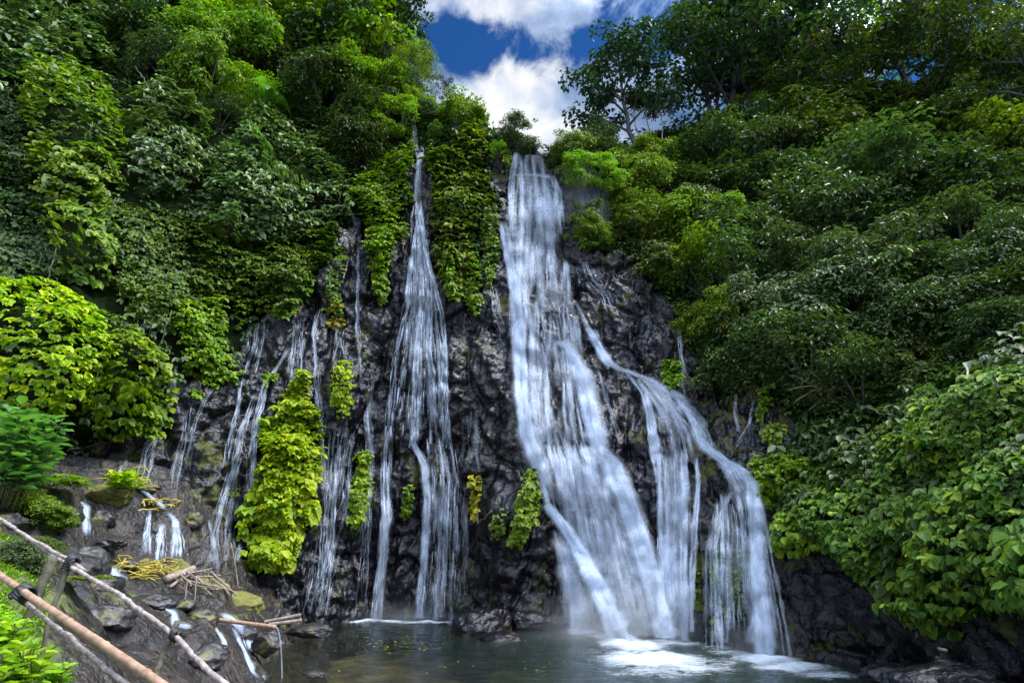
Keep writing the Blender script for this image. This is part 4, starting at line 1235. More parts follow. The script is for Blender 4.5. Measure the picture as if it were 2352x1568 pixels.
CR = [
    # polygon, leaf size, material, thickness, label, density
    ([(-160, -40), (180, -20), (290, 80), (300, 150), (200, 195), (60, 190), (0, 205), (-160, 220)], 0.42, 'leaf_grey', 2.2, 'grey-green leafy creeper mound filling the top left corner', 1.0),
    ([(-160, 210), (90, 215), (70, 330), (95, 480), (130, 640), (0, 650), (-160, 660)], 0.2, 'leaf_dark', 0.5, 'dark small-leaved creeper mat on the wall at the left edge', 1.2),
    ([(85, 180), (260, 195), (290, 300), (280, 480), (260, 650), (130, 640), (90, 480), (60, 300)], 0.36, 'leaf_mid', 2.0, 'long hanging yellow-green creeper curtain above the huge lime mound', 1.0),
    ([(305, 240), (400, 215), (480, 290), (475, 400), (430, 460), (330, 450), (295, 330)], 0.36, 'leaf_grey', 2.2, 'round grey-green creeper mound between the long curtain and the great mound', 1.0),
    ([(590, 300), (690, 283), (780, 340), (815, 430), (795, 505), (720, 550), (640, 570), (520, 575), (455, 520), (480, 420), (525, 350)], 0.36, 'leaf_grey', 2.8, 'great pale creeper mound overhanging the cliff left of the lacy cascade', 1.1),
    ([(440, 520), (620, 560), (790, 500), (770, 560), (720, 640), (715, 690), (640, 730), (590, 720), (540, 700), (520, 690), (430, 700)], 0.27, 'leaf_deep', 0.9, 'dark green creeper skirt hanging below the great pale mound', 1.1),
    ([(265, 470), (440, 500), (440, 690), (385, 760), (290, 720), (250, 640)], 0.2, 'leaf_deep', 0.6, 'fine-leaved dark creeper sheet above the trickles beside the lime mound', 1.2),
    ([(392, 690), (525, 685), (518, 800), (550, 850), (543, 885), (480, 880), (415, 850), (400, 780)], 0.23, 'leaf_sun', 0.7, 'lit green creeper tongue ending in a fringe on bare rock', 1.2),
    ([(640, 650), (720, 600), (722, 690), (650, 728), (605, 715)], 0.2, 'leaf_bright', 0.5, 'lighter green creeper hem under the great pale mound', 1.3),
    ([(275, 660), (390, 670), (380, 745), (300, 725)], 0.2, 'leaf_bright', 0.5, 'lighter creeper hem above the short trickles', 1.3),
    ([(842, 520), (905, 520), (888, 610), (880, 698), (866, 690), (852, 600)], 0.2, 'leaf_sun', 0.55, 'yellow-green lower end of the slim creeper ribbon', 1.4),
    ([(1010, 560), (1062, 560), (1060, 695), (1032, 690), (1012, 620)], 0.2, 'leaf_bright', 0.7, 'bright lower end of the thick creeper column', 1.4),
    ([(530, 690), (580, 690), (570, 740), (540, 760)], 0.2, 'leaf_bright', 0.4, 'short creeper tip hanging beside the lit green tongue', 1.2),
    ([(-140, 640), (60, 632), (150, 660), (230, 740), (235, 860), (200, 950), (60, 965), (-140, 940)], 0.25, 'leaf_lime', 2.3, 'huge lime creeper mound at the left edge, nearest the fence', 1.1),
    ([(190, 715), (260, 735), (330, 770), (380, 830), (402, 900), (385, 950), (330, 1000), (230, 1010), (170, 930), (175, 800)], 0.27, 'leaf_bright', 2.8, 'rounded green creeper mound bulging over the dark hollow beside the lime one', 1.1),
    ([(800, 450), (850, 380), (945, 335), (948, 440), (925, 540), (893, 610), (882, 700), (864, 692), (850, 600), (832, 500)], 0.24, 'leaf_bright', 0.7, 'slim creeper ribbon tapering downward just left of the lacy cascade', 1.2),
    ([(735, 640), (790, 560), (800, 600), (775, 640), (790, 720), (765, 750), (740, 700)], 0.2, 'leaf_mid', 0.3, 'ragged creeper shreds on rock under the great pale mound', 0.6),
    ([(985, 365), (1040, 345), (1062, 290), (1100, 300), (1128, 350), (1112, 430), (1150, 480), (1100, 520), (1085, 560), (1062, 640), (1058, 700), (1030, 692), (1010, 600), (998, 480)], 0.28, 'leaf_mid', 1.0, 'thick creeper column between the lacy cascade and the tallest waterfall', 1.2),
    ([(1068, 570), (1095, 565), (1105, 650), (1103, 725), (1082, 715), (1066, 650)], 0.22, 'leaf_sun', 0.5, 'yellowish creeper tail beside the thick creeper column', 1.3),
    ([(1100, 495), (1140, 500), (1146, 570), (1135, 640), (1122, 675), (1110, 620)], 0.18, 'leaf_mid', 0.45, 'narrow fine-leaved creeper tongue touching the tallest waterfall', 1.3),
    ([(684, 850), (708, 858), (726, 950), (728, 1080), (726, 1180), (690, 1215), (682, 1300), (605, 1312), (555, 1285), (568, 1150), (588, 1020), (626, 940)], 0.27, 'leaf_lime', 0.9, 'bright lime vine column widening toward the cliff foot', 1.3),
    ([(772, 825), (802, 828), (812, 880), (802, 950), (778, 965), (764, 935), (766, 880)], 0.22, 'leaf_lime', 0.5, 'small lime vine clump right of the lime column top', 1.3),
    ([(826, 1035), (855, 1040), (850, 1110), (838, 1190), (815, 1215), (796, 1200), (808, 1120)], 0.18, 'leaf_bright', 0.4, 'narrow upright green vine strip between lime column and lacy cascade', 1.5),
    ([(932, 1108), (950, 1110), (948, 1160), (938, 1192), (922, 1185), (928, 1150)], 0.15, 'leaf_bright', 0.25, 'tiny green vine strip amid the lacy cascade', 1.5),
    ([(1082, 1082), (1104, 1086), (1104, 1130), (1096, 1190), (1086, 1180), (1080, 1130)], 0.2, 'leaf_yellow', 0.2, 'yellowing vine strip on the dark buttress right of the lacy cascade', 0.9),
    ([(1205, 1075), (1232, 1080), (1242, 1150), (1236, 1200), (1210, 1215), (1208, 1260), (1170, 1250), (1180, 1200), (1172, 1150), (1195, 1120)], 0.18, 'leaf_bright', 0.35, 'dense green vine patch on the buttress beside the tallest waterfall', 1.3),
    ([(1130, 1190), (1160, 1150), (1168, 1190), (1150, 1240), (1128, 1238)], 0.16, 'leaf_mid', 0.15, 'sparse vine bits left of the dense buttress patch', 0.35),
    ([(1522, 830), (1552, 825), (1566, 860), (1556, 888), (1535, 890), (1525, 865)], 0.24, 'leaf_bright', 0.4, 'leafy tuft on rock above the right branch of the falls', 1.3),
    ([(1742, 895), (1768, 890), (1766, 930), (1750, 980), (1738, 960)], 0.18, 'leaf_sun', 0.3, 'mossy yellow vine strip under the shaded right shrubs', 1.3),
    ([(1740, 990), (1790, 960), (1800, 1000), (1770, 1020)], 0.2, 'leaf_mid', 0.3, 'low leaf patch right of the mossy yellow strip', 1.0),
    ([(1750, 1060), (1820, 1040), (1890, 1060), (1860, 1130), (1800, 1180), (1755, 1150)], 0.17, 'leaf_sun', 0.7, 'small-leaved yellow-green hummock left of the broad-leaved mass', 1.4),
    ([(1790, 1185), (1880, 1150), (1910, 1230), (1850, 1265), (1800, 1270)], 0.2, 'leaf_bright', 0.5, 'fine green fringe hanging under the yellow-green hummock', 1.3),
    ([(1960, 905), (2050, 860), (2200, 840), (2500, 860), (2500, 1420), (2290, 1395), (2200, 1460), (2080, 1405), (2000, 1330), (1930, 1270), (1880, 1235), (1850, 1200), (1840, 1130), (1880, 1060), (1990, 1000), (2080, 950)], 0.19, 'leaf_big', 0.75, 'broad-leaved creeper mass covering the wall in the lower right', 1.15),
    ([(1318, 470), (1378, 470), (1375, 560), (1340, 580), (1315, 540)], 0.2, 'leaf_mid', 0.4, 'thin vine veil on rock in the spray right of the tallest waterfall', 1.0),
    ([(1150, 340), (1168, 335), (1172, 380), (1155, 400)], 0.2, 'leaf_bright', 0.4, 'small upright green tuft on rock at the left of the fall lip', 1.2),
    ([(755, 690), (790, 690), (790, 715), (760, 715)], 0.16, 'leaf_yellow', 0.25, 'yellow fern tuft on rock above the lime vine clump', 1.2),
    ([(750, 735), (792, 725), (790, 750), (755, 755)], 0.14, 'leaf_yellow', 0.2, 'lower yellow tuft from which twin trickles drip', 1.2),
    ([(600, 860), (640, 855), (640, 880), (605, 885)], 0.15, 'leaf_bright', 0.2, 'little green tuft sitting in the forked trickle', 1.2),
    ([(437, 893), (460, 893), (460, 912), (437, 912)], 0.2, 'leaf_bright', 0.2, 'lone small plant on the bare rock beside the rounded mound', 1.5),
    ([(520, 1120), (545, 1115), (545, 1140), (522, 1145)], 0.15, 'leaf_mid', 0.2, 'lone fern tuft left of the lime column foot', 1.5),
    ([(1590, 1290), (1612, 1290), (1610, 1400), (1592, 1400)], 0.16, 'leaf_mid', 0.25, 'moss and leaf streak behind the fan of the right branch', 0.8),
    ([(1640, 1260), (1720, 1260), (1730, 1420), (1650, 1430)], 0.15, 'leaf_mid', 0.2, 'green growth on the rock hollow behind the water fan', 0.6),
]
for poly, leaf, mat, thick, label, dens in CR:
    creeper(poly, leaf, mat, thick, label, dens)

# undergrowth on all planted slopes
rg = np.random.default_rng(99)
vis = (veg > 0.5) & (lev_flat < 5.4) & (U1 > -250) & (U1 < 2600)
vis &= ~((U1 < 1000) & (V1 > 130 + 0.22 * np.abs(U1 - 300)) & (rg.random(len(U1)) < 0.8))
pick, P = scatter(vis, 52000, rg)
gU = Geo()
h = np.abs(rg.normal(0, 0.3, len(pick))) + 0.05 + 0.35 * np.clip(fbm(P * 0.6, 2, 7), 0, 1)
leaf_cloud(gU, P + NSM[pick] * h[:, None], NSM[pick] + 0.3 * rg.normal(size=(len(pick), 3)), 0.3, rg, 2, 0.6, 0.9, 0.6)
tag(link('undergrowth', gU.mesh('undergrowth', M['leaf_dark'])), 'dark leafy undergrowth carpeting the steep slopes between shrubs', 'undergrowth', None, 'stuff')

# ------------------------------------------------------------------ shrubs and trees
def clump(g, c, r, n, leaf, rg, flat=0.6, fan=1, wr=0.45, up=0.7):
    """a small dome of leaves around c"""
    d = norm(rg.normal(size=(n, 3)) + np.array([0, 0, 0.45]))
    rad = r * rg.uniform(0.55, 1.0, (n, 1))
    P = c + d * rad * np.array([1, 1, flat])
    N = norm(d * 0.5 + UP * up + rg.normal(0, 0.28, (n, 3)))
    D = norm(d + rg.normal(0, 0.45, (n, 3)) - UP * 0.2)
    L = leaf * rg.uniform(0.6, 1.3, n)
    g.leaves(P, N, D, L, L * wr, 0.25, 0.4)


def shrub_proto(seed, mat, leaf=0.2, nclump=60, per=46, flat=0.75, rcl=0.24, wr=0.45, tiers=False):
    """shrub about 2 m across standing on the origin"""
    rg = np.random.default_rng(seed)
    g = Geo(); gs = Geo()
    cs = []
    for k in range(nclump):
        d = norm(rg.normal(size=3) * np.array([1, 1, 0.8]) + np.array([0, 0, 0.35]))
        d[2] = max(d[2], -0.75)
        lump = 1 + 0.28 * math.sin(3.1 * d[0] + seed) * math.cos(2.7 * d[1] + seed * 2) + 0.12 * rg.normal()
        c = d * np.array([1.0, 1.0, flat * 1.1]) * lump * rg.uniform(0.72, 1.0) + np.array([0, 0, 0.35])
        cs.append(c)
        clump(g, c, rcl * rg.uniform(0.7, 1.35), int(per * rg.uniform(0.6, 1.3)), leaf, rg, 0.5 if tiers else 0.7, wr=wr)
    for c in cs[::7]:
        t = np.linspace(0, 1, 5)[:, None]
        pts = np.array([0, 0, -0.7]) * (1 - t) + c * t + np.array([0, 0, 0.15]) * np.sin(t * 3.1)
        gs.tube(pts, np.linspace(0.04, 0.012, 5), 5)
    return g.mesh('foliage', M[mat]), gs.mesh('stem', M['bark'], True)


PRO = {}
PRO['sage'] = [shrub_proto(q, 'leaf_sage', 0.115, 100, 80, 0.85, 0.27, 0.42, True) for q in (1, 2)]
PRO['olive'] = [shrub_proto(q, 'leaf_olive', 0.11, 90, 80, 0.9, 0.25, 0.5) for q in (3, 4)]
PRO['dark'] = [shrub_proto(q, 'leaf_dark', 0.115, 90, 80, 0.9, 0.27, 0.5) for q in (5, 6)]
PRO['sun'] = [shrub_proto(q, 'leaf_sun', 0.085, 100, 100, 0.95, 0.23, 0.5) for q in (7, 8)]
PRO['green'] = [shrub_proto(q, 'leaf_mid', 0.10, 95, 90, 0.9, 0.25, 0.5) for q in (9, 10)]
ROOTS = {}


def put_shrub(kind, u, v, wpx, label, group, tall=1.0, lift=0.0, name='shrub', what='both'):
    p, n = cast(u, v, what)
    if p is None: return None
    d = (p - CAM) @ np.array([0, CP, SP])
    s = wpx * d / F / 2.2
    k = random.randrange(2)
    key = (kind, k)
    loc = p + np.array([n[0], n[1], 0]) * s * 0.25 + np.array([0, 0, lift * s])
    if key not in ROOTS:
        root = empty(name, loc, label, 'shrub', group)
        f_me, s_me = PRO[kind][k]
        link('foliage', f_me, root); link('stem', s_me, root)
        ROOTS[key] = root
    else:
        root = copy_tree(ROOTS[key])
        root.location = loc
        tag(root, label, 'shrub', group)
    root.scale = (s * random.uniform(0.9, 1.15), s * random.uniform(0.9, 1.15), s * tall * random.uniform(0.85, 1.15))
    root.rotation_euler = (0.12 * random.uniform(-1, 1) + 0.25, 0.15 * random.uniform(-1, 1) - 0.2 * n[0], random.uniform(0, 6.28))
    return root


TONE = {'sage': 'grey-green', 'olive': 'olive', 'dark': 'dark green', 'sun': 'sunlit yellow-green', 'green': 'mid-green'}
ORD = ['first', 'second', 'third', 'fourth', 'fifth', 'sixth', 'seventh', 'eighth', 'ninth', 'tenth', 'eleventh', 'twelfth']
# shrubs of the right slope, row by row downward from under the ridge trees
RSH = [
    [(1330, 385, 70, 'green'), (1390, 385, 90, 'dark'), (1470, 385, 110, 'dark'), (1560, 380, 120, 'dark'), (1650, 370, 130, 'dark'), (1750, 350, 150, 'dark'), (1880, 330, 160, 'olive'), (2000, 320, 150, 'olive'), (2120, 310, 160, 'olive'), (2260, 300, 170, 'sage'), (2380, 320, 150, 'sage')],
    [(1370, 425, 80, 'sun'), (1430, 440, 110, 'green'), (1500, 430, 110, 'green'), (1590, 430, 120, 'dark'), (1680, 430, 130, 'sage'), (1770, 400, 140, 'sage'), (1860, 400, 150, 'olive'), (1970, 400, 150, 'olive'), (2090, 400, 160, 'dark'), (2220, 400, 160, 'olive'), (2340, 410, 150, 'green')],
    [(1410, 510, 100, 'green'), (1470, 510, 110, 'green'), (1540, 500, 110, 'dark'), (1620, 505, 120, 'sage'), (1700, 500, 130, 'dark'), (1790, 490, 140, 'dark'), (1890, 480, 150, 'dark'), (2010, 490, 170, 'sage'), (2130, 490, 160, 'dark'), (2250, 490, 160, 'dark'), (2360, 500, 140, 'dark')],
    [(1370, 570, 70, 'green'), (1440, 590, 90, 'olive'), (1510, 580, 100, 'green'), (1590, 590, 130, 'sun'), (1680, 580, 140, 'sage'), (1780, 580, 150, 'sage'), (1890, 570, 170, 'sage'), (2000, 580, 160, 'sage'), (2110, 590, 150, 'dark'), (2230, 580, 160, 'sage'), (2350, 600, 150, 'sage')],
    [(1540, 660, 100, 'olive'), (1610, 670, 130, 'green'), (1700, 670, 150, 'sage'), (1800, 670, 170, 'sage'), (1910, 680, 180, 'sage'), (2030, 680, 170, 'sage'), (2150, 690, 150, 'dark'), (2270, 690, 160, 'dark'), (2370, 700, 140, 'dark')],
    [(1590, 760, 110, 'green'), (1660, 770, 140, 'green'), (1760, 770, 170, 'sage'), (1870, 770, 190, 'sage'), (1990, 780, 190, 'sage'), (2110, 790, 160, 'dark'), (2230, 800, 150, 'dark'), (2340, 810, 150, 'dark')],
    [(1640, 840, 90, 'dark'), (1770, 860, 140, 'sage'), (1870, 880, 170, 'sage'), (1980, 890, 170, 'sage'), (2100, 860, 120, 'olive')],
]
DOWN = ['row ' + q + ' under ridge trees' for q in ('one', 'two', 'three', 'four', 'five', 'six', 'seven')]
for r, row in enumerate(RSH):
    for k, (u, v, w, kind) in enumerate(row):
        put_shrub(kind, u + random.uniform(-22, 22), v + random.uniform(-30, 25), w * random.uniform(1.15, 1.65), f'{TONE[kind]} right slope shrub, {ORD[k]} from the waterfall, {DOWN[r]}', 'shrubs crowding the slope right of the falls', 0.9, 0.0, what='cliff')
LSH = [
    [(960, 265, 60, 'green'), (905, 260, 110, 'olive'), (820, 230, 130, 'green'), (720, 190, 150, 'dark'), (600, 140, 150, 'green'), (490, 100, 150, 'dark'), (380, 60, 150, 'dark'), (260, 20, 150, 'dark')],
    [(905, 330, 90, 'sun'), (840, 310, 120, 'dark'), (750, 270, 140, 'dark'), (640, 230, 140, 'dark'), (540, 190, 150, 'green'), (430, 150, 150, 'green'), (340, 120, 130, 'dark')],
    [(900, 290, 80, 'dark'), (860, 370, 90, 'dark'), (800, 360, 90, 'dark'), (560, 270, 110, 'sun'), (470, 220, 130, 'green'), (390, 200, 120, 'sage'), (500, 310, 80, 'sage')],
]
LDN = ['top row under left ridge trees', 'second row under left ridge trees', 'row above creeper mounds']
for r, row in enumerate(LSH):
    for k, (u, v, w, kind) in enumerate(row):
        put_shrub(kind, u + random.uniform(-12, 12), v + random.uniform(-15, 15), w * random.uniform(1.2, 1.5), f'{TONE[kind]} shrub, {ORD[k]} left from small upper waterfall, {LDN[r]}', 'shrubs crowding the slope left of the falls', 1.05, 0.1, what='cliff')
ISH = [
    ('sun', 765, 165, 300, 'big sunlit yellow-green round bush below the left ridge trees', 1.15), ('sun', 860, 240, 150, 'smaller sunlit bush leaning right of the big round one', 1.2),
    ('sun', 470, 130, 190, 'wide sunlit bush crowning the slope above the round grey-green mound', 1.0), ('green', 640, 90, 150, 'feathery green bush behind the banana leaves', 1.2),
    ('green', 1000, 320, 50, 'small round bush on the rock between two thin falls', 1.0), ('dark', 985, 285, 60, 'dark bush beside the small upper waterfall', 1.0),
    ('green', 1055, 300, 120, 'grassy green hummock on top of the thick creeper column', 0.9), ('sun', 1155, 360, 45, 'bright bush at the left of the fall lip', 1.4),
    ('dark', 1180, 345, 60, 'dark round bush behind the fall lip', 1.3), ('dark', 1215, 352, 50, 'low dark bush trailing along the fall lip', 0.9),
    ('olive', 1290, 378, 60, 'dry olive bush at the right end of the fall lip', 0.8),
]
for kind, u, v, w, lab, tall in ISH:
    put_shrub(kind, u, v, w, lab, 'bushes along the top of the cliff', tall, 0.1, what='cliff')


def tree_proto(seed, H=14.0, W=9.0, mat='leaf_tree', leaf=0.4, bare=0.4, nlimb=9, per=30, rcl=0.75, wr=0.55, bark='bark', trunk_r=0.26, sub=5, up=0.5):
    rg = np.random.default_rng(seed)
    gt, gl = Geo(), Geo()
    m = 9
    t = np.linspace(0, 1, m)
    lean = rg.normal(0, 0.05, 2) * H
    tr = np.stack([lean[0] * t + 0.12 * rg.normal(size=m), lean[1] * t + 0.12 * rg.normal(size=m), -1.0 + (H * 0.86 + 1.0) * t], -1)
    gt.tube(tr, np.interp(t, [0, 1], [trunk_r, 0.05]), 8)
    for k in range(nlimb):
        f = bare + (0.97 - bare) * (k + rg.random() * 0.6) / nlimb
        b = np.array([np.interp(f, t, tr[:, c]) for c in range(3)])
        az = k * 2.4 + rg.normal(0, 0.4)
        span = W * 0.5 * (1.05 - 0.75 * ((f - bare) / (1 - bare)) ** 1.4) * rg.uniform(0.75, 1.1)
        rise = rg.uniform(0.2, 0.6) * span + 0.6
        e = b + np.array([math.cos(az) * span, math.sin(az) * span, rise])
        s = np.linspace(0, 1, 7)[:, None]
        limb = b * (1 - s) + e * s + np.array([0, 0, 0.5]) * np.sin(s * 3.14) * up + rg.normal(0, 0.07, (7, 3)) * s
        gt.tube(limb, np.linspace(trunk_r * 0.42, 0.03, 7), 6)
        for q in range(sub):
            ff = rg.uniform(0.35, 1.0)
            lb = np.array([np.interp(ff, s[:, 0], limb[:, c]) for c in range(3)])
            tip = lb + norm(rg.normal(size=3) * np.array([1, 1, 0.5]) + np.array([math.cos(az), math.sin(az), 0.35]) * 0.7) * rg.uniform(0.5, 1.7) * W / 9
            gt.tube(np.linspace(lb, tip, 4) + rg.normal(0, 0.04, (4, 3)), np.linspace(0.04, 0.012, 4), 5)
            clump(gl, tip, rcl * rg.uniform(0.7, 1.3), int(per * rg.uniform(0.6, 1.3)), leaf, rg, 0.6, wr=wr)
            if rg.random() < 0.5:
                clump(gl, lb + rg.normal(0, 0.3, 3), rcl * 0.7, int(per * 0.6), leaf, rg, 0.6, wr=wr)
    for q in range(4):
        clump(gl, tr[-1] + rg.normal(0, 0.5, 3), rcl, per, leaf, rg, 0.7, wr=wr)
    return gt.mesh('trunk', M[bark], True), gl.mesh('crown', M[mat])


TP = {
    'open': tree_proto(21, 14, 10, 'leaf_tree', 0.34, 0.3, 14, 36, 0.75, 0.7, sub=7),
    'open2': tree_proto(22, 15, 10, 'leaf_tree', 0.34, 0.3, 13, 22, 0.8, 0.6, sub=7),
    'dense': tree_proto(23, 13, 10, 'leaf_dark', 0.34, 0.2, 15, 44, 0.95, 0.55, sub=8),
    'olive': tree_proto(24, 13, 10, 'leaf_olive', 0.3, 0.22, 14, 46, 0.9, 0.5, sub=8),
    'feather': tree_proto(25, 13, 8, 'leaf_mid', 0.28, 0.2, 14, 46, 0.85, 0.4, sub=8),
    'lime': tree_proto(26, 14, 9, 'leaf_sun', 0.26, 0.25, 14, 46, 0.85, 0.4, sub=7),
    'slim': tree_proto(27, 13, 3.2, 'leaf_dark', 0.3, 0.72, 7, 26, 0.6, 0.5, 'pale_bark', 0.1, sub=4),
}
TROOT = {}
TREES = [
    # kind, u, v of the foot, height in metres, label, width factor
    ('open', 1470, 372, 15.5, 'open-crowned dark tree standing against the cloud, nearest the fall on the right ridge', 0.95),
    ('slim', 1482, 380, 9.0, 'slender pale-stemmed tree, leftmost of three below the open-crowned tree', 1.0),
    ('slim', 1500, 380, 9.5, 'slender pale-stemmed tree, middle of three below the open-crowned tree', 1.0),
    ('slim', 1522, 378, 9.0, 'slender pale-stemmed tree, rightmost of three below the open-crowned tree', 1.0),
    ('dense', 1380, 372, 4.5, 'low dark tree at the foot of the open-crowned tree, on the fall side', 1.0),
    ('open2', 1735, 340, 19.0, 'tall thin-leaved tree rising beside the full dark tree', 1.1),
    ('dense', 1700, 345, 18.0, 'tall full dark tree just right of the airy one', 1.1),
    ('open2', 1665, 345, 19.0, 'tall airy dark tree second along the right ridge, cut by the frame top', 0.95),
    ('open', 1800, 325, 20.0, 'tall dark tree in the middle of the right ridge, cut by the frame top', 1.0),
    ('open2', 1880, 320, 17.0, 'dense dark tree standing behind the olive tree', 1.0),
    ('olive', 1960, 330, 13.0, 'olive-leaved spreading tree below the yellow-green crown', 1.15),
    ('olive', 1840, 350, 10.0, 'lower olive tree with sky showing through its crown', 1.1),
    ('lime', 2110, 310, 19.0, 'tall tree with a yellow-green crown near the upper right', 1.0),
    ('open2', 2040, 310, 20.0, 'dark tall tree left of the yellow-green crown', 0.9),
    ('olive', 2220, 320, 14.0, 'olive tree right of the yellow-green crown', 1.0),
    ('open2', 2330, 300, 19.0, 'dark tree at the upper right edge under a patch of blue sky', 1.0),
    ('olive', 2450, 330, 12.0, 'leafy olive tree reaching in from the right edge', 1.0),
    ('open', 905, 200, 12.0, 'dark tree leaning over the sky gap, rightmost on the left ridge', 1.0),
    ('feather', 955, 262, 7.5, 'feathery green tree right beside the small upper waterfall', 0.9),
    ('dense', 820, 170, 12.0, 'dense dark tree second from the sky gap on the left ridge', 1.0),
    ('feather', 880, 230, 9.0, 'light green tree in front of the rightmost left ridge tree', 1.0),
    ('dense', 700, 120, 11.0, 'dense dark tree above the big sunlit round bush', 1.0),
    ('feather', 580, 80, 9.0, 'feathery tree rising above the banana leaves', 1.0),
    ('dense', 470, 50, 10.0, 'dark tree at the frame top left of the feathery tree', 1.0),
    ('dense', 360, 20, 10.0, 'dark tree at the frame top above the corner creeper mound', 1.0),
    ('open2', 1010, 262, 4.0, 'tiny dark sapling against the sky beside the grassy hummock', 0.8),
    ('dense', 1185, 345, 3.2, 'small round dark tree peeking over the fall lip', 1.1),
]
for kind, u, v, H, lab, wf in TREES:
    p, n = cast(u, v, 'cliff')
    if p is None:
        for dv in range(4, 200, 6):
            p, n = cast(u, v + dv, 'cliff')
            if p is not None: break
    h0 = {'open': 14, 'open2': 15, 'slim': 13, 'lime': 14}.get(kind, 13)
    s = H / h0
    if kind not in TROOT:
        root = empty('tree', p, lab, 'tree', 'trees along the cliff top')
        a, b = TP[kind]
        link('trunk', a, root); link('crown', b, root)
        TROOT[kind] = root
    else:
        root = copy_tree(TROOT[kind]); root.location = p
        tag(root, lab, 'tree', 'trees along the cliff top')
    root.scale = (s * wf, s * wf, s)
    root.rotation_euler = (0, 0, random.uniform(0, 6.28))

# ------------------------------------------------------------------ big-leaved plants, ferns
def broad_leaf(g, base, az, L, W, rise, rg):
    """one long banana-like blade on a stalk"""
    m = 9
    t = np.linspace(0, 1, m)
    d = np.array([math.cos(az), math.sin(az), 0])
    mid = base + d * (L * t[:, None] * 0.75) + UP * (rise * np.sin(t * 2.0) * 0.8 - 0.45 * L * t ** 3)[:, None]
    sd = np.array([-d[1], d[0], 0])
    w = W * np.sin(np.clip((t - 0.12) / 0.88, 0, 1) ** 0.75 * math.pi) * 0.5 + 0.02
    up = UP * (0.25 * w)[:, None]
    V = np.stack([mid - sd * w[:, None] + up, mid, mid + sd * w[:, None] + up], 1).reshape(-1, 3)
    i = np.arange(m - 1)[:, None] * 3
    g.add(V, np.concatenate([i + np.array([[0, 1, 4, 3]]), i + np.array([[1, 2, 5, 4]])], 0))


M['leaf_banana'] = leaf_mat('banana_leaf', [(0.05, 0.17, 0.02), (0.09, 0.26, 0.03), (0.14, 0.33, 0.05)], 0.35, 0.4, 0.6, hue=0.01)
BAN = [(600, 285, 2.2, 'large-leaved plant with pale blades on the edge of the great pale mound'), (590, 100, 2.6, 'large-leaved plant with upright blades below the feathery tree'),
       (335, 85, 2.6, 'large-leaved plant with broad rounded blades beside the corner mound'), (430, 70, 2.2, 'large-leaved plant half hidden in the top left shrubs'), (2005, 615, 0.01, '')]
for k, (u, v, L, lab) in enumerate(BAN[:4]):
    p, n = cast(u, v, 'cliff')
    p = p + n * 1.2 + UP * 0.4
    rg = np.random.default_rng(400 + k)
    root = empty('banana_plant', p, lab, 'plant', 'large-leaved plants on the left slope')
    for q in range(6):
        g = Geo()
        broad_leaf(g, np.array([0, 0, 0.0]), -math.pi / 2 + (q - 2.5) * 0.75 + rg.normal(0, 0.2), L * rg.uniform(0.8, 1.1), L * 0.42, L * rg.uniform(0.5, 1.0), rg)
        link('leaf', g.mesh('leaf', M['leaf_banana'], True), root)
    g = Geo(); g.tube(np.array([[0, 0, -1.0], [0, 0, -0.4], [0, 0, 0.15]]), [0.1, 0.09, 0.05], 7)
    link('stem', g.mesh('stem', M['stem'], True), root)


def fern(loc, size, label, nf=11, seed=0, mat='leaf_bright'):
    rg = np.random.default_rng(500 + seed)
    root = empty('fern', loc, label, 'fern', 'ferns')
    for k in range(nf):
        g = Geo()
        az = k * 2 * math.pi / nf + rg.normal(0, 0.2)
        d = np.array([math.cos(az), math.sin(az), 0])
        L = size * rg.uniform(0.75, 1.1)
        t = np.linspace(0, 1, 22)
        mid = d * (L * t[:, None] * 0.85) + UP * (L * (0.75 * t - 0.75 * t ** 2.2))[:, None]
        tan = norm(np.gradient(mid, axis=0))
        sd = np.array([-d[1], d[0], 0])
        for sg in (-1, 1):
            P = mid[3:]
            pl = L * 0.24 * np.sin(np.linspace(0.25, 1, 19) * math.pi) + 0.02
            g.leaves(P, norm(UP + 0 * P + rg.normal(0, 0.08, P.shape)), sd * sg + tan[3:] * 0.45, pl, pl * 0.28, 0.1, 0.25)
        fr = link('frond', g.mesh('frond', M[mat]), root)
        gs = Geo(); gs.tube(mid[::3], 0.008 * size, 4)
        link('stem', gs.mesh('stem', M['stem'], True), fr)


for k, (u, v, sz, lab, what) in enumerate([(95, 1135, 1.3, 'pale green fern spreading above the fence end', 'bank'), (150, 1140, 0.8, 'smaller fern arching over the little two step cascade', 'bank'),
                                           (520, 40, 2.0, 'tree fern on the slope under the top edge trees', 'cliff'), (700, 60, 1.8, 'tree fern beside the big sunlit bush', 'cliff'), (1570, 560, 1.5, 'fern on the right slope above the dark outcrop', 'cliff'), (170, 1375, 0.55, 'small fern clump by the rail lashing on the rock', 'bank')]):
    p, n = cast(u, v, what)
    fern(p + UP * 0.15 + n * 0.2, sz, lab, 11, k, 'leaf_bright' if k < 2 else 'leaf_mid')


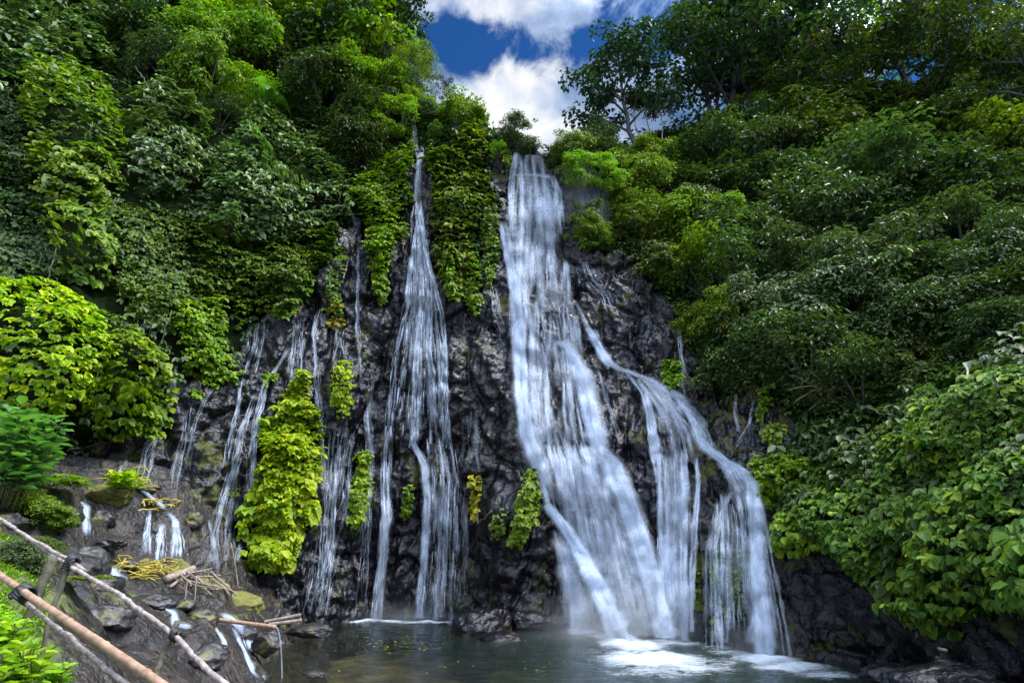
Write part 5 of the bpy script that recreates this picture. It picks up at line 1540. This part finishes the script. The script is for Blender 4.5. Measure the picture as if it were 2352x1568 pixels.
def leafy_plant(loc, h, leaf, ns, label, mat, seed, spread=0.35, group=None, wr=0.5):
    rg = np.random.default_rng(600 + seed)
    root = empty('leafy_plant', loc, label, 'plant', group)
    g = Geo()
    for k in range(ns):
        az = rg.uniform(0, 6.28); r = rg.uniform(0.2, 1) * spread * h
        b = np.array([math.cos(az), math.sin(az), 0]) * r * 0.5
        e = b * 2.2 + np.array([0, 0, h * rg.uniform(0.6, 1.0)])
        t = np.linspace(0, 1, 8)[:, None]
        st_ = b * (1 - t) + e * t + rg.normal(0, 0.01, (8, 3))
        st_[0, 2] -= 0.15
        gs = Geo(); gs.tube(st_, np.linspace(0.011, 0.005, 8), 5)
        link('stem', gs.mesh('stem', M['stem'], True), root)
        m = 16
        f = np.linspace(0.2, 1.0, m)
        P = np.stack([np.interp(f, t[:, 0], st_[:, c]) for c in range(3)], -1)
        a = np.arange(m) * 2.4 + rg.uniform(0, 6)
        D = np.stack([np.cos(a), np.sin(a), rg.uniform(-0.1, 0.5, m)], -1)
        L = leaf * rg.uniform(0.7, 1.2, m)
        g.leaves(P, norm(UP + 0.4 * D * -1 + rg.normal(0, 0.2, (m, 3))), D, L, L * wr, 0.25, 0.5)
    link('leaves', g.mesh('leaves', M[mat]), root)


M['leaf_fg'] = leaf_mat('fresh_leaf', [(0.12, 0.28, 0.015), (0.22, 0.42, 0.02), (0.38, 0.55, 0.04)], 0.42, 0.4, hue=0.01)
M['leaf_fg2'] = leaf_mat('cool_leaf', [(0.05, 0.16, 0.04), (0.09, 0.24, 0.06), (0.14, 0.32, 0.08)], 0.42, 0.35, hue=0.01)
for k, (u, v, y, h, lf, ns, lab, mat) in enumerate([
        (20, 1640, 4.3, 0.42, 0.11, 16, 'bright yellow-green leafy plant in the bottom left corner', 'leaf_fg'), (85, 1650, 4.6, 0.34, 0.10, 12, 'lower yellow-green plant right of the corner one', 'leaf_fg'),
        (-30, 1560, 4.9, 0.42, 0.12, 14, 'yellow-green plant at the left edge under the bamboo rail', 'leaf_fg'), (45, 1580, 5.4, 0.3, 0.1, 12, 'yellow-green plant just below the thick black coil', 'leaf_fg'), (10, 1390, 6.4, 0.3, 0.08, 8, 'small light leafed plant between the two upper rails', 'leaf_fg'),
        (20, 1100, 14.0, 2.2, 0.42, 18, 'broad-leaved fresh green plant at the left edge above the fern', 'leaf_fg2'), (60, 1080, 15.0, 1.6, 0.4, 16, 'broad-leaved plant leaning over the fern', 'leaf_fg2'), (0, 1010, 15.5, 1.4, 0.4, 10, 'uppermost broad-leaved plant at the left edge in the dark hollow', 'leaf_fg2')]):
    p = at(u, v, y)
    p[2] = max(min(p[2], down_cast(p[0], p[1]) + 0.05), p[2] - 0.5)
    leafy_plant(p, h, lf, ns, lab, mat, k, group='leafy plants by the fence')
put = [('green', 70, 1190, 120, 'low bright small-leaved bush above the fence end'), ('green', 115, 1200, 90, 'low small-leaved bush nearest the two step cascade'), ('green', 20, 1170, 110, 'low bush at the left edge above the upper rail'),
       ('dark', 40, 1290, 110, 'dark bush between the upper and lower rails'), ('olive', 100, 1270, 70, 'small olive bush behind the leaning post')]
for kind, u, v, w, lab in put:
    put_shrub(kind, u, v, w, lab, 'low bushes on the bank', 0.7, 0.0, what='bank')

# grass on the bank
rg = np.random.default_rng(77)
sel = np.flatnonzero((mossb + 0.3 * fbm(bp3 * 0.8, 3, 15) > 0.42) & (BK[:, 1] < 13) & (ub < 330) & (ub > -150) & (vb < 1750))
gp = BK[sel[rg.integers(len(sel), size=9000)]] + rg.uniform(-0.04, 0.04, (9000, 3)) * np.array([1, 1, 0])
gG = Geo()
az = rg.uniform(0, 6.28, 9000)
gG.leaves(gp, np.stack([np.cos(az), np.sin(az), np.full(9000, 0.5)], -1), np.stack([np.cos(az) * 0.5, np.sin(az) * 0.5, np.full(9000, 0.8)], -1), rg.uniform(0.04, 0.12, 9000), rg.uniform(0.012, 0.03, 9000), 0.1, 0.6)
tag(link('grass', gG.mesh('grass', M['leaf_sun'])), 'short weedy grass on the earth bank beside the fence', 'grass', None, 'stuff')

# ------------------------------------------------------------------ boulders
def ico(n):
    import bmesh
    bm = bmesh.new()
    bmesh.ops.create_icosphere(bm, subdivisions=n, radius=1.0)
    v = np.array([q.co for q in bm.verts]); f = np.array([[q.index for q in p.verts] for p in bm.faces])
    bm.free()
    return v, f


ICO_V, ICO_F = ico(5)


def boulder(p, size, label, seed, moss=0.1, cut=0.35, mat='boulder', name='boulder', rough=1.0):
    v = ICO_V.copy()
    rgb = np.random.default_rng(700 + seed)
    r = 1 + 0.28 * fbm(v * 1.1 + seed, 3, seed) * rough
    v = v * r[:, None]
    for k in range(7):    # broken flat faces
        d = norm(rgb.normal(size=3)); c = rgb.uniform(0.62, 0.95)
        s = v @ d
        v = v - np.where(s > c, (s - c) * (1 - cut * 0.3), 0)[:, None] * d
    bw, bw2_ = worley(v * 2.2 + 0.3 * fbm(v * 2, 2, seed + 5)[:, None], seed + 4)
    v = v + ICO_V * (rough * (0.09 * fbm(v * 3.2 + seed, 5, seed + 3, 0.6) + 0.12 * (0.45 - bw)))[:, None]
    v = v * np.asarray(size)
    ms = moss + 0.25 * fbm(v * 1.2, 3, seed + 9) + 0.2 * ICO_V[:, 2] * (moss > 0.2)
    me = mesh_np(name, v, ICO_F, M[mat], True, {'moss': ms})
    o = link(name, me, None, p)
    o.rotation_euler = (0, 0, rgb.uniform(-0.6, 0.6))
    return tag(o, label, 'boulder')


BLD = [
    # u, v (centre), y or None, half sizes (m), label, moss
    (245, 1128, None, (0.9, 0.8, 0.5), 'mossy boulder draped with yellow vines above the layered ledge', 0.6),
    (205, 1285, None, (0.62, 0.6, 0.45), 'rounded grey boulder behind the upper rail', 0.0),
    (150, 1300, None, (0.7, 0.7, 0.4), 'pale flat rock left of the rounded grey boulder', 0.05),
    (235, 1345, None, (0.42, 0.5, 0.28), 'low dark rock in the white rush of water', 0.0),
    (405, 1302, None, (0.48, 0.4, 0.34), 'squared olive boulder at the foot of the layered ledge', 0.3),
    (480, 1345, None, (0.7, 0.6, 0.4), 'olive mossy rock behind the broken sticks', 0.35),
    (545, 1385, None, (0.95, 0.8, 0.55), 'moss covered mound of rock above the broad white chute', 0.6),
    (622, 1412, None, (0.5, 0.5, 0.4), 'brown-grey boulder at the pool corner, left of two', 0.0),
    (655, 1415, None, (0.4, 0.4, 0.32), 'brown-grey boulder at the pool corner, right of two', 0.0),
    (715, 1448, 22.0, (0.75, 0.5, 0.28), 'rough brown rock lying in the pool edge past the bamboo tips', 0.0),
    (615, 1482, 17.0, (0.42, 0.4, 0.32), 'reddish brown rock splashed by the broad white chute', 0.0),
    (1112, 1448, 24.3, (1.25, 1.1, 0.85), 'dark rough rock island in the pool with pale leaves on it', 0.0),
    (1150, 1472, 22.6, (0.95, 0.9, 0.36), 'low front shelf of the pool island, awash', 0.0),
    (1205, 1428, 25.2, (0.9, 0.7, 0.42), 'low wet rock behind the island, first toward the tallest waterfall', 0.0),
    (1265, 1430, 25.0, (0.8, 0.6, 0.36), 'low wet rock behind the island, second toward the tallest waterfall', 0.0),
    (720, 1548, 15.9, (0.32, 0.25, 0.08), 'small brown rock just breaking the water in front', 0.0),
    (2200, 1590, 11.5, (1.3, 0.9, 0.5), 'dark wet rock shelf at the lower right corner', 0.1),
    (2340, 1640, 10.0, (1.0, 0.9, 0.5), 'dark rock with a little moss at the right corner', 0.2),
    (2080, 1560, 13.8, (0.9, 0.8, 0.35), 'dark wet rock at the right shore where the foam ends', 0.0),
    (20, 1195, None, (0.4, 0.4, 0.25), 'pale stone half hidden under the low bushes by the upper rail', 0.0),
    (455, 1415, None, (0.5, 0.5, 0.3), 'chunky brown rock between the curved chute and the pipe', 0.1),
    (150, 1180, None, (0.55, 0.45, 0.4), 'angular dark rock left of the little two step cascade', 0.1),
    (235, 1190, None, (0.5, 0.45, 0.36), 'angular brown rock right of the little two step cascade', 0.0),
    (230, 1245, None, (1.1, 0.5, 0.22), 'long flat slab above the rounded grey boulder', 0.05),
    (440, 1190, None, (0.45, 0.4, 0.4), 'dark rock right of the double cascade top', 0.1),
    (290, 1295, None, (0.4, 0.35, 0.25), 'small dark rock beside the yellow vine heap', 0.0),
    (420, 1385, None, (0.4, 0.35, 0.22), 'flat brown rock under the twigs', 0.05),
    (350, 1380, None, (0.6, 0.5, 0.25), 'low brown rock left of the curved white chute', 0.0),
    (480, 1500, None, (0.5, 0.5, 0.28), 'brown rock between the narrow ribbon and the forked post', 0.0),
    (560, 1450, None, (0.35, 0.35, 0.25), 'small wet rock in the middle of the broad white chute', 0.0),
    (250, 1410, None, (0.5, 0.45, 0.25), 'dark rounded rock between the long pole and the cane', 0.05),
    (340, 1120, None, (0.5, 0.5, 0.22), 'dark ledge rock beside the stream on the mossy ledge', 0.2),
]
for k, (u, v, y, sz, lab, ms) in enumerate(BLD):
    if y is None:
        p, n = cast(u, v, 'bank')
        p = p - UP * sz[2] * 0.25
    else:
        p = at(u, v, y)
        if abs(p[2]) > 1.0: p[2] = 0.0
    boulder(p, sz, lab, k, ms, mat='boulder' if u < 900 else 'cliff')
# brown outcrop by the fall lip
p, n = cast(1322, 402, 'cliff')
M['outcrop'] = rock_mat('dry_brown_rock', [(0.04, 0.03, 0.02), (0.10, 0.075, 0.05), (0.17, 0.13, 0.09), (0.26, 0.21, 0.15)], [(0.05, 0.06, 0.012), (0.12, 0.12, 0.03)], 0.3, (0.6, 0.8), 0.8)
boulder(p - n * 0.3, (1.5, 1.0, 0.9), 'dry brown rock outcrop at the top beside the fall lip', 40, 0.1, mat='outcrop')

# ------------------------------------------------------------------ bamboo railing
def bent(a, b, n=18, sag=0.02, seed=0, wob=0.004):
    rgf = np.random.default_rng(800 + seed)
    t = np.linspace(0, 1, n)[:, None]
    return a * (1 - t) + b * t + np.cumsum(rgf.normal(0, wob, (n, 3)), 0) * np.sin(t * math.pi)


def bamboo_tube(g, a, b, r, nodes=7, n=64, seed=0):
    pts = bent(a, b, n, seed=seed, wob=0.0006)
    q = np.linspace(0, nodes, n)
    fr = q - np.round(q)
    rad = r * (1 + 0.16 * np.exp(-(fr / 0.018) ** 2) - 0.05 * np.exp(-((np.abs(fr) - 0.06) / 0.03) ** 2))
    g.tube(pts, rad, 12)


base = at(50, 1420, 5.4)
root = empty('bamboo_railing', base, 'makeshift bamboo and pole railing lashed with black rubber in the lower left corner', 'railing')


def rail_part(name, fn, mat, lab=None):
    g = Geo(); fn(g)
    o = link(name, g.mesh(name, M[mat], True, base), root)
    if lab: o['label'] = lab
    return o


rail_part('rail', lambda g: g.tube(bent(at(-90, 1140, 6.5), at(192, 1309, 5.45), 40, seed=1), 0.018, 10, 0.07), 'pole', 'upper peeling pole ending at the lashing')
rail_part('rail', lambda g: (g.tube(bent(at(74, 1243, 5.95), at(400, 1458, 4.62), 50, seed=2), 0.018, 10, 0.07), g.tube(bent(at(400, 1458, 4.62), at(600, 1640, 4.0), 30, seed=3), 0.018, 10, 0.07)), 'pole', 'long peeling pole running down from the upper lashing')
rail_part('rail', lambda g: bamboo_tube(g, at(-80, 1268, 6.1), at(450, 1625, 4.0), 0.028, 7, 120, seed=4), 'bamboo', 'thick tan bamboo cane with node rings')
rail_part('rail', lambda g: g.tube(bent(at(62, 1385, 5.35), at(350, 1612, 4.2), 40, seed=5), 0.018, 10, 0.08), 'pole', 'lowest thin pole')
rail_part('post', lambda g: g.tube(bent(at(124, 1276, 5.5), at(40, 1470, 5.45), 16, seed=6), 0.04, 9, 0.04), 'post', 'thick mossy leaning post')
rail_part('post', lambda g: g.tube(bent(at(156, 1302, 5.5), at(70, 1580, 5.35), 20, seed=7), 0.022, 8, 0.05), 'post', 'thin leaning stick beside the mossy post')
rail_part('post', lambda g: (g.tube(bent(at(408, 1425, 4.66), at(345, 1610, 4.5), 20, seed=8), 0.022, 8, 0.05), g.tube(bent(at(400, 1475, 4.64), at(412, 1448, 4.6), 6, seed=9), 0.012, 6)), 'post', 'forked stick post toward the pool')


def coil(g, c, axis, r, wire, turns=4, wid=0.08):
    axis = norm(axis)
    s = norm(np.cross(axis, [0.1, 0.3, 0.9])); t = np.cross(s, axis)
    a = np.linspace(0, 2 * math.pi * turns, 18 * turns)
    pts = c + np.outer(np.cos(a) * r, s) + np.outer(np.sin(a) * r, t) + np.outer((a / a[-1] - 0.5) * wid, axis)
    g.tube(pts, wire, 6)


rail_part('lashing', lambda g: (coil(g, at(166, 1290, 5.5), at(192, 1309, 5.45) - at(74, 1243, 5.95), 0.044, 0.009, 5, 0.09), coil(g, at(158, 1300, 5.5), [0.3, 0, 1], 0.045, 0.01, 3, 0.06)), 'rubber', 'black lashing where the two upper poles overlap')
rail_part('lashing', lambda g: (coil(g, at(58, 1362, 5.4), at(100, 1384, 5.3) - at(0, 1322, 5.7), 0.06, 0.014, 5, 0.13), coil(g, at(48, 1372, 5.4), [0.5, 0.3, 0.8], 0.085, 0.013, 3, 0.06)), 'rubber', 'thick black rubber coil around post and cane')
rail_part('lashing', lambda g: coil(g, at(402, 1458, 4.6), at(420, 1470, 4.6) - at(380, 1440, 4.68), 0.034, 0.008, 4, 0.04), 'rubber', 'small black lashing at the forked stick')

# ------------------------------------------------------------------ pipe, sticks, vines, debris
a, b = at(448, 1416, 16.8), at(632, 1439, 16.2)
mid = (a + b) / 2
g = Geo(); bamboo_tube(g, a, b, 0.05, 4, 60, seed=20)
o = link('bamboo_pipe', g.mesh('bamboo_pipe', M['bamboo'], True, mid), None, mid)
tag(o, 'tan bamboo pipe jutting out over the pool and letting a thin stream fall', 'pipe')
g = Geo()
v_ = np.linspace(0, 1, 26)
st_p = b + np.outer(v_, [0.35, -0.05, 0]) + np.outer(v_ ** 2, [0, 0, -(b[2] + 0.02)])
tan = norm(np.gradient(st_p, axis=0)); view = norm(st_p - CAM); sd = norm(np.cross(tan, view))
ww = 0.022
V = np.stack([st_p - sd * ww, st_p - view * ww, st_p + sd * ww], 1)
i = np.arange(25)[:, None] * 3
g.add(V.reshape(-1, 3), np.concatenate([i + np.array([[0, 1, 4, 3]]), i + np.array([[1, 2, 5, 4]])], 0), np.stack([np.tile([0.001, 0.5, 0.999], (26, 1)), np.tile(v_[:, None] * 2, (1, 3))], -1).reshape(-1, 2), np.stack([np.full(78, 0.7), np.ones(78)], -1))
o = link('water_jet', g.mesh('water_jet', M['strand'], True, b), None, b)
tag(o, 'thin grey thread of water falling from the bamboo pipe tip into the pool', 'water jet')
for k, (u1, v1, u2, v2, y, lab) in enumerate([(608, 1428, 690, 1412, 19.6, 'split bamboo piece with pale end beyond the pipe, upper of two'), (618, 1434, 692, 1424, 19.4, 'split bamboo piece with pale end beyond the pipe, lower of two')]):
    g = Geo(); c = at((u1 + u2) / 2, (v1 + v2) / 2, y)
    bamboo_tube(g, at(u1, v1, y), at(u2, v2, y), 0.055, 3, 30, seed=30 + k)
    tag(link('bamboo_piece', g.mesh('bamboo_piece', M['wood'], True, c), None, c), lab, 'bamboo', 'bamboo scraps by the pool')

rgs = np.random.default_rng(55)
for k in range(16):
    cu, cv = rgs.normal(462, 22), rgs.normal(1362, 9)
    ang = rgs.normal(0.45, 0.35)
    ln = rgs.uniform(18, 44)
    p1, n1 = cast(cu - ln * math.cos(ang), cv - ln * math.sin(ang), 'bank')
    p2, n2 = cast(cu + ln * math.cos(ang), cv + ln * math.sin(ang), 'bank')
    if np.linalg.norm(p1 - p2) > 2.4:
        p2 = p1 + norm(p2 - p1) * 2.0
    up = UP * rgs.uniform(0.08, 0.4)
    g = Geo(); g.tube(bent(p1 + up, p2 + up * 1.3, 12, seed=40 + k), rgs.uniform(0.014, 0.034), 7, 0.08)
    c = (p1 + p2) / 2
    tag(link('stick', g.mesh('stick', M['wood'], True, c), None, c), 'weathered broken stick in the heap washed against the mossy mound', 'stick', 'broken sticks heaped on the wet rock')
for k, (u, v, dx, hh, lab) in enumerate([(412, 1395, -2, 0.7, 'upright thin twig left of the heap of sticks'), (436, 1392, -6, 0.75, 'upright thin twig right of its neighbour in the heap'), (538, 1352, -40, 1.6, 'grey leaning branch behind the mossy mound')]):
    p, n = cast(u + 10, v, 'bank')
    g = Geo(); g.tube(bent(p, p + np.array([dx * 0.01 * 1.4, 0, hh]), 10, seed=70 + k), 0.018, 6, 0.1)
    tag(link('twig', g.mesh('twig', M['wood'], True, p), None, p), lab, 'twig')
p1, n = cast(360, 1332, 'bank'); 
for k, (ua, va, ub_, vb_, r, lab) in enumerate([(378, 1340, 440, 1326, 0.12, 'thick log with an orange rotten top by the yellow vine heap'), (388, 1352, 432, 1334, 0.05, 'pale peeled branch lying under the thick log')]):
    pa, n = cast(ua, va, 'bank'); pb, n = cast(ub_, vb_, 'bank')
    pb = pa + norm(pb - pa) * min(np.linalg.norm(pb - pa), 1.6)
    g = Geo(); g.tube(bent(pa + UP * r, pb + UP * (r + 0.15), 12, seed=75 + k), r, 9, 0.08)
    tag(link('log', g.mesh('log', M['wood'], True, pa), None, pa), lab, 'log')
# yellow vine heap and drapes
def tangle(uc, vc, ru, rv, n, label, lift=0.18, ln=(0.6, 1.4), rad=0.022, what='bank', seed=0):
    rgv = np.random.default_rng(900 + seed)
    g = Geo()
    c0, n0 = cast(uc, vc, what)
    for k in range(n):
        u, v = uc + rgv.normal(0, ru * 0.5), vc + rgv.normal(0, rv * 0.5)
        p, nn = cast(u, v, what)
        if p is None or np.linalg.norm(p - c0) > 2.6: continue
        m = 14
        az = rgv.uniform(0, 6.28) + np.cumsum(rgv.normal(0, 0.35, m) + rgv.normal(0, 0.15))
        L = rgv.uniform(*ln) / m
        pts = p + np.stack([np.cumsum(np.cos(az) * L), np.cumsum(np.sin(az) * L) * 0.7, np.abs(np.sin(np.linspace(0, 3.14, m))) * rgv.uniform(0.02, 1) * lift + 0.03], -1)
        pts[:, 2] = pts[:, 2] + np.cumsum(rgv.normal(0, 0.012, m))
        g.tube(pts, rad * rgv.uniform(0.6, 1.3), 5)
    return tag(link('vine_tangle', g.mesh('vine_tangle', M['vine'], True, c0), None, c0), label, 'vine')


tangle(325, 1312, 62, 18, 110, 'tangled heap of yellow dead vines at the foot of the layered ledge', 0.2, rad=0.015, seed=1)
tangle(270, 1105, 50, 14, 30, 'yellow vines draped over the mossy boulder', 0.25, seed=2)
tangle(365, 1160, 24, 8, 24, 'small knot of yellow vines on the ledge lip', 0.2, (0.4, 0.9), seed=3)
for k, (u, v, w, lab) in enumerate([(270, 1150, 60, 'lime leafy sprig hanging on the mossy boulder'), ]):
    p, n = cast(u, v, 'bank')
    leafy_plant(p + UP * 0.1 + n * 0.6, 0.7, 0.26, 14, lab, 'leaf_lime', 60 + k, 0.9)

# dry fan of branches on the right slope, hanging lianas
p, n = cast(1960, 930, 'cliff'); p = p + n * 1.2
g = Geo(); rgd = np.random.default_rng(31)
for k in range(16):
    e = p + np.array([-1.0 + rgd.uniform(-0.6, 2.6), rgd.normal(0, 0.4), rgd.uniform(-0.9, 0.9)])
    t = np.linspace(0, 1, 9)[:, None]
    pts = p + (e - p) * t + np.array([0, 0, 0.5]) * np.sin(t * 3.14) * rgd.uniform(-0.6, 0.6) + rgd.normal(0, 0.02, (9, 3))
    g.tube(pts, np.linspace(0.03, 0.008, 9), 5)
tag(link('dry_branch', g.mesh('dry_branch', M['twig'], True, p), None, p), 'fan of bare dry twigs above the broad-leaved mass', 'branch')
LIA = [(2290, 880, 2330, 980, 'pale thin stem leaning at the right edge above the broad leaves'), (2170, 1320, 2190, 1390, 'bare vine dangling under the broad-leaved mass, left one'), (2260, 1480, 2300, 1540, 'bare curling vine near the right corner rocks'),
       (1765, 1300, 1775, 1330, ''), (300, 180, 345, 260, 'dead grey branch among the upper left creepers'), (1500, 470, 1510, 560, 'bare brown stem among the shrubs right of the tallest waterfall'), (1530, 470, 1545, 555, 'thinner bare stem next to the brown one on the right slope'), (1885, 300, 1890, 372, 'bare dark trunk under the olive tree'),
       (1640, 330, 1642, 376, 'pale thin trunk standing in the dark wood under the airy tree'), (1672, 330, 1668, 385, 'second pale thin trunk in the dark wood'), (1092, 1140, 1110, 1200, 'orange bare stem below the yellowing vine strip')]
for k, (u1, v1, u2, v2, lab) in enumerate(LIA):
    if not lab: continue
    p1, n1 = cast(u1, v1, 'cliff'); p2, n2 = cast(u2, v2, 'cliff')
    if p1 is None or p2 is None: continue
    off = 0.25 if k == len(LIA) - 1 else 1.0
    g = Geo(); g.tube(bent(p1 + n1 * off, p2 + n2 * off, 14, seed=90 + k) + np.random.default_rng(k).normal(0, 0.03, (14, 3)), 0.03 if k != 7 else 0.12, 6)
    tag(link('bare_stem', g.mesh('bare_stem', M['twig' if k not in (0, 8, 9) else 'pale_bark'], True, p1), None, p1), lab, 'stem')

# fallen leaves on the island and floating leaves
rgl = np.random.default_rng(12)
g = Geo()
pw = []
for k in range(140):
    x, y = on_water(rgl.normal(760 + 130, 80) if k < 100 else rgl.uniform(740, 1300), rgl.normal(1482, 12) if k < 100 else rgl.uniform(1440, 1560))
    pw.append((x, y, 0.05))
pw = np.array(pw)
g.leaves(pw, np.tile(UP, (140, 1)) + rgl.normal(0, 0.1, (140, 3)), rgl.normal(size=(140, 3)) * np.array([1, 1, 0.1]), rgl.uniform(0.05, 0.12, 140), rgl.uniform(0.03, 0.06, 140), 0.1, 0.1)
tag(link('floating_leaves', g.mesh('floating_leaves', M['leaf_yellow'])), 'pale fallen leaves drifting on the pool in front of the island', 'leaves', None, 'stuff')

# ------------------------------------------------------------------ spray where the water lands
def mist_mat():
    m, nt, out = new_mat('spray')
    tc = nd(nt, 'ShaderNodeTexCoord')
    ln = nd(nt, 'ShaderNodeVectorMath', operation='LENGTH')
    nt.links.new(tc.outputs['Object'], ln.inputs[0])
    fo = mth(nt, 'SUBTRACT', 1.0, ln.outputs['Value'], True)
    n = noise_tex(nt, 2.2, 3, 0.6, tc.outputs['Object'])
    de = mth(nt, 'MULTIPLY', mth(nt, 'MULTIPLY', fo, fo), mth(nt, 'MULTIPLY', n, 1.4))
    v = nd(nt, 'ShaderNodeVolumePrincipled')
    v.inputs['Color'].default_value = (0.9, 0.95, 1, 1)
    v.inputs['Anisotropy'].default_value = 0.2
    nt.links.new(de, v.inputs['Density'])
    nt.links.new(v.outputs[0], out.inputs['Volume'])
    return m


M['mist'] = mist_mat()
for (u, v, rx, rz_, lab) in [(1440, 1470, 4.2, 2.2, 'spray drifting where the tallest waterfall strikes the pool'), (1755, 1505, 1.9, 1.2, 'spray where the branching waterfall fan strikes the pool'), (950, 1424, 3.6, 0.9, 'low spray along the foot of the lacy cascade'), (1335, 480, 2.2, 4.5, 'thin spray blowing off the right edge of the upper veil')]:
    if v > 1000:
        x, y = on_water(u, v); c = np.array([x, y, 0.1])
    else:
        c, _ = cast(u, v, 'cliff')
    o = link('mist', mesh_np('mist', ICO_V[:642] if 0 else ICO_V, ICO_F, M['mist']), None, c)
    o.scale = (rx, rx * 0.5, rz_)
    tag(o, lab, 'mist', None, 'stuff')

# ------------------------------------------------------------------ light and sky
SUN_EL, SUN_AZ = R(60), R(100)      # azimuth measured from +y toward +x
sd_ = bpy.data.lights.new('sun', 'SUN')
so = bpy.data.objects.new('sun', sd_)
COL.objects.link(so)
sd_.energy = 1.5
sd_.angle = R(10.0)
sd_.color = (1.0, 0.94, 0.84)
sv = Vector((math.sin(SUN_AZ) * math.cos(SUN_EL), math.cos(SUN_AZ) * math.cos(SUN_EL), math.sin(SUN_EL)))
so.rotation_euler = (-sv).to_track_quat('-Z', 'Y').to_euler()
so.location = sv * 80

w = bpy.data.worlds.new('World')
scene.world = w
w.use_nodes = True
nt = w.node_tree
nt.nodes.clear()
wo = nt.nodes.new('ShaderNodeOutputWorld')
bg = nt.nodes.new('ShaderNodeBackground')
sky = nt.nodes.new('ShaderNodeTexSky')
sky.sky_type = 'NISHITA'
sky.sun_disc = False
sky.sun_elevation = SUN_EL
sky.sun_rotation = SUN_AZ
sky.air_density = 1.0
sky.dust_density = 0.4
sky.ozone_density = 2.5
tcw = nt.nodes.new('ShaderNodeTexCoord')
DIR = tcw.outputs['Generated']
c1 = noise_tex(nt, 5.5, 10, 0.6, DIR, 0.5)
c2 = noise_tex(nt, 16.0, 9, 0.65, DIR, 0.5)
cov = mth(nt, 'ADD', mth(nt, 'MULTIPLY', c1, 0.68), mth(nt, 'MULTIPLY', c2, 0.32))
BLOB = [(1200, 300, 7, 0.42), (1340, 310, 7, 0.36), (1080, 285, 6, 0.36), (1100, 40, 8, 0.30), (1330, 60, 7, 0.26), (1245, 170, 4.5, -0.26), (1135, 150, 4.0, -0.2), (1025, 180, 4.5, -0.28), (1330, 180, 4, -0.2), (1490, 25, 5, -0.2), (2310, 40, 6, -0.2), (1600, 60, 6, 0.12)]
tot = cov
def near(dvec, rad, wt):
    vm = nt.nodes.new('ShaderNodeVectorMath'); vm.operation = 'DOT_PRODUCT'
    nt.links.new(DIR, vm.inputs[0]); vm.inputs[1].default_value = dvec
    mr = nt.nodes.new('ShaderNodeMapRange'); mr.interpolation_type = 'SMOOTHSTEP'
    mr.inputs['From Min'].default_value = math.cos(R(rad)); mr.inputs['From Max'].default_value = 1.0
    mr.inputs['To Max'].default_value = wt
    nt.links.new(vm.outputs['Value'], mr.inputs['Value'])
    return mr.outputs[0]
for (u, v, rad, wt) in BLOB:
    tot = mth(nt, 'ADD', tot, near(norm(rays(u, v)), rad * 1.35, wt * (0.62 if wt > 0 else 1.0)))
tot = mth(nt, 'SUBTRACT', tot, 0.02)
tot = mth(nt, 'ADD', tot, mth(nt, 'ADD', near(tuple(sv), 54, 0.25), near(tuple(norm(np.array([-0.25, -0.75, 0.55]))), 66, 0.25)))      # more cloud round the sun, plus an unseen patch added behind camera as fill
cm = nt.nodes.new('ShaderNodeMapRange'); cm.interpolation_type = 'SMOOTHSTEP'
cm.inputs['From Min'].default_value = 0.45; cm.inputs['From Max'].default_value = 0.58
nt.links.new(tot, cm.inputs['Value'])
shade = mth(nt, 'ADD', mth(nt, 'MULTIPLY', noise_tex(nt, 6.5, 8, 0.6, DIR, 0.2), 0.8), mth(nt, 'MULTIPLY', tot, 0.25))
cc = ramp(nt, shade, [(0.44, (0.17, 0.26, 0.44)), (0.55, (0.38, 0.50, 0.74)), (0.69, (0.95, 0.97, 1.0))])
glow = mth(nt, 'ADD', mth(nt, 'ADD', 7.2, near(tuple(sv), 52, 62.0)), near(tuple(norm(np.array([-0.25, -0.75, 0.55]))), 68, 10.0))     # added fill light: out-of-view clouds brightened round the sun and behind the camera
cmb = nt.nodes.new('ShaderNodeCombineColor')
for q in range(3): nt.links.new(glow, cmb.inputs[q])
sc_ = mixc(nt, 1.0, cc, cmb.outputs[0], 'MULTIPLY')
skyc = mixc(nt, 1.0, sky.outputs[0], (0.14, 0.42, 0.78), 'MULTIPLY')
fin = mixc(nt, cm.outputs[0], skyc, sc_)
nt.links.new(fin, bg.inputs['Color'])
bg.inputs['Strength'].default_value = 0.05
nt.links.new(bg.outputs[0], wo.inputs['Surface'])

scene.view_settings.view_transform = 'Standard'
scene.view_settings.look = 'None'
scene.view_settings.exposure = 1.55
scene.view_settings.gamma = 1.0
cy = scene.cycles
cy.use_denoising = True
cy.max_bounces = 6
cy.diffuse_bounces = 3
cy.glossy_bounces = 3
cy.transmission_bounces = 4
cy.transparent_max_bounces = 24
cy.sample_clamp_indirect = 6.0
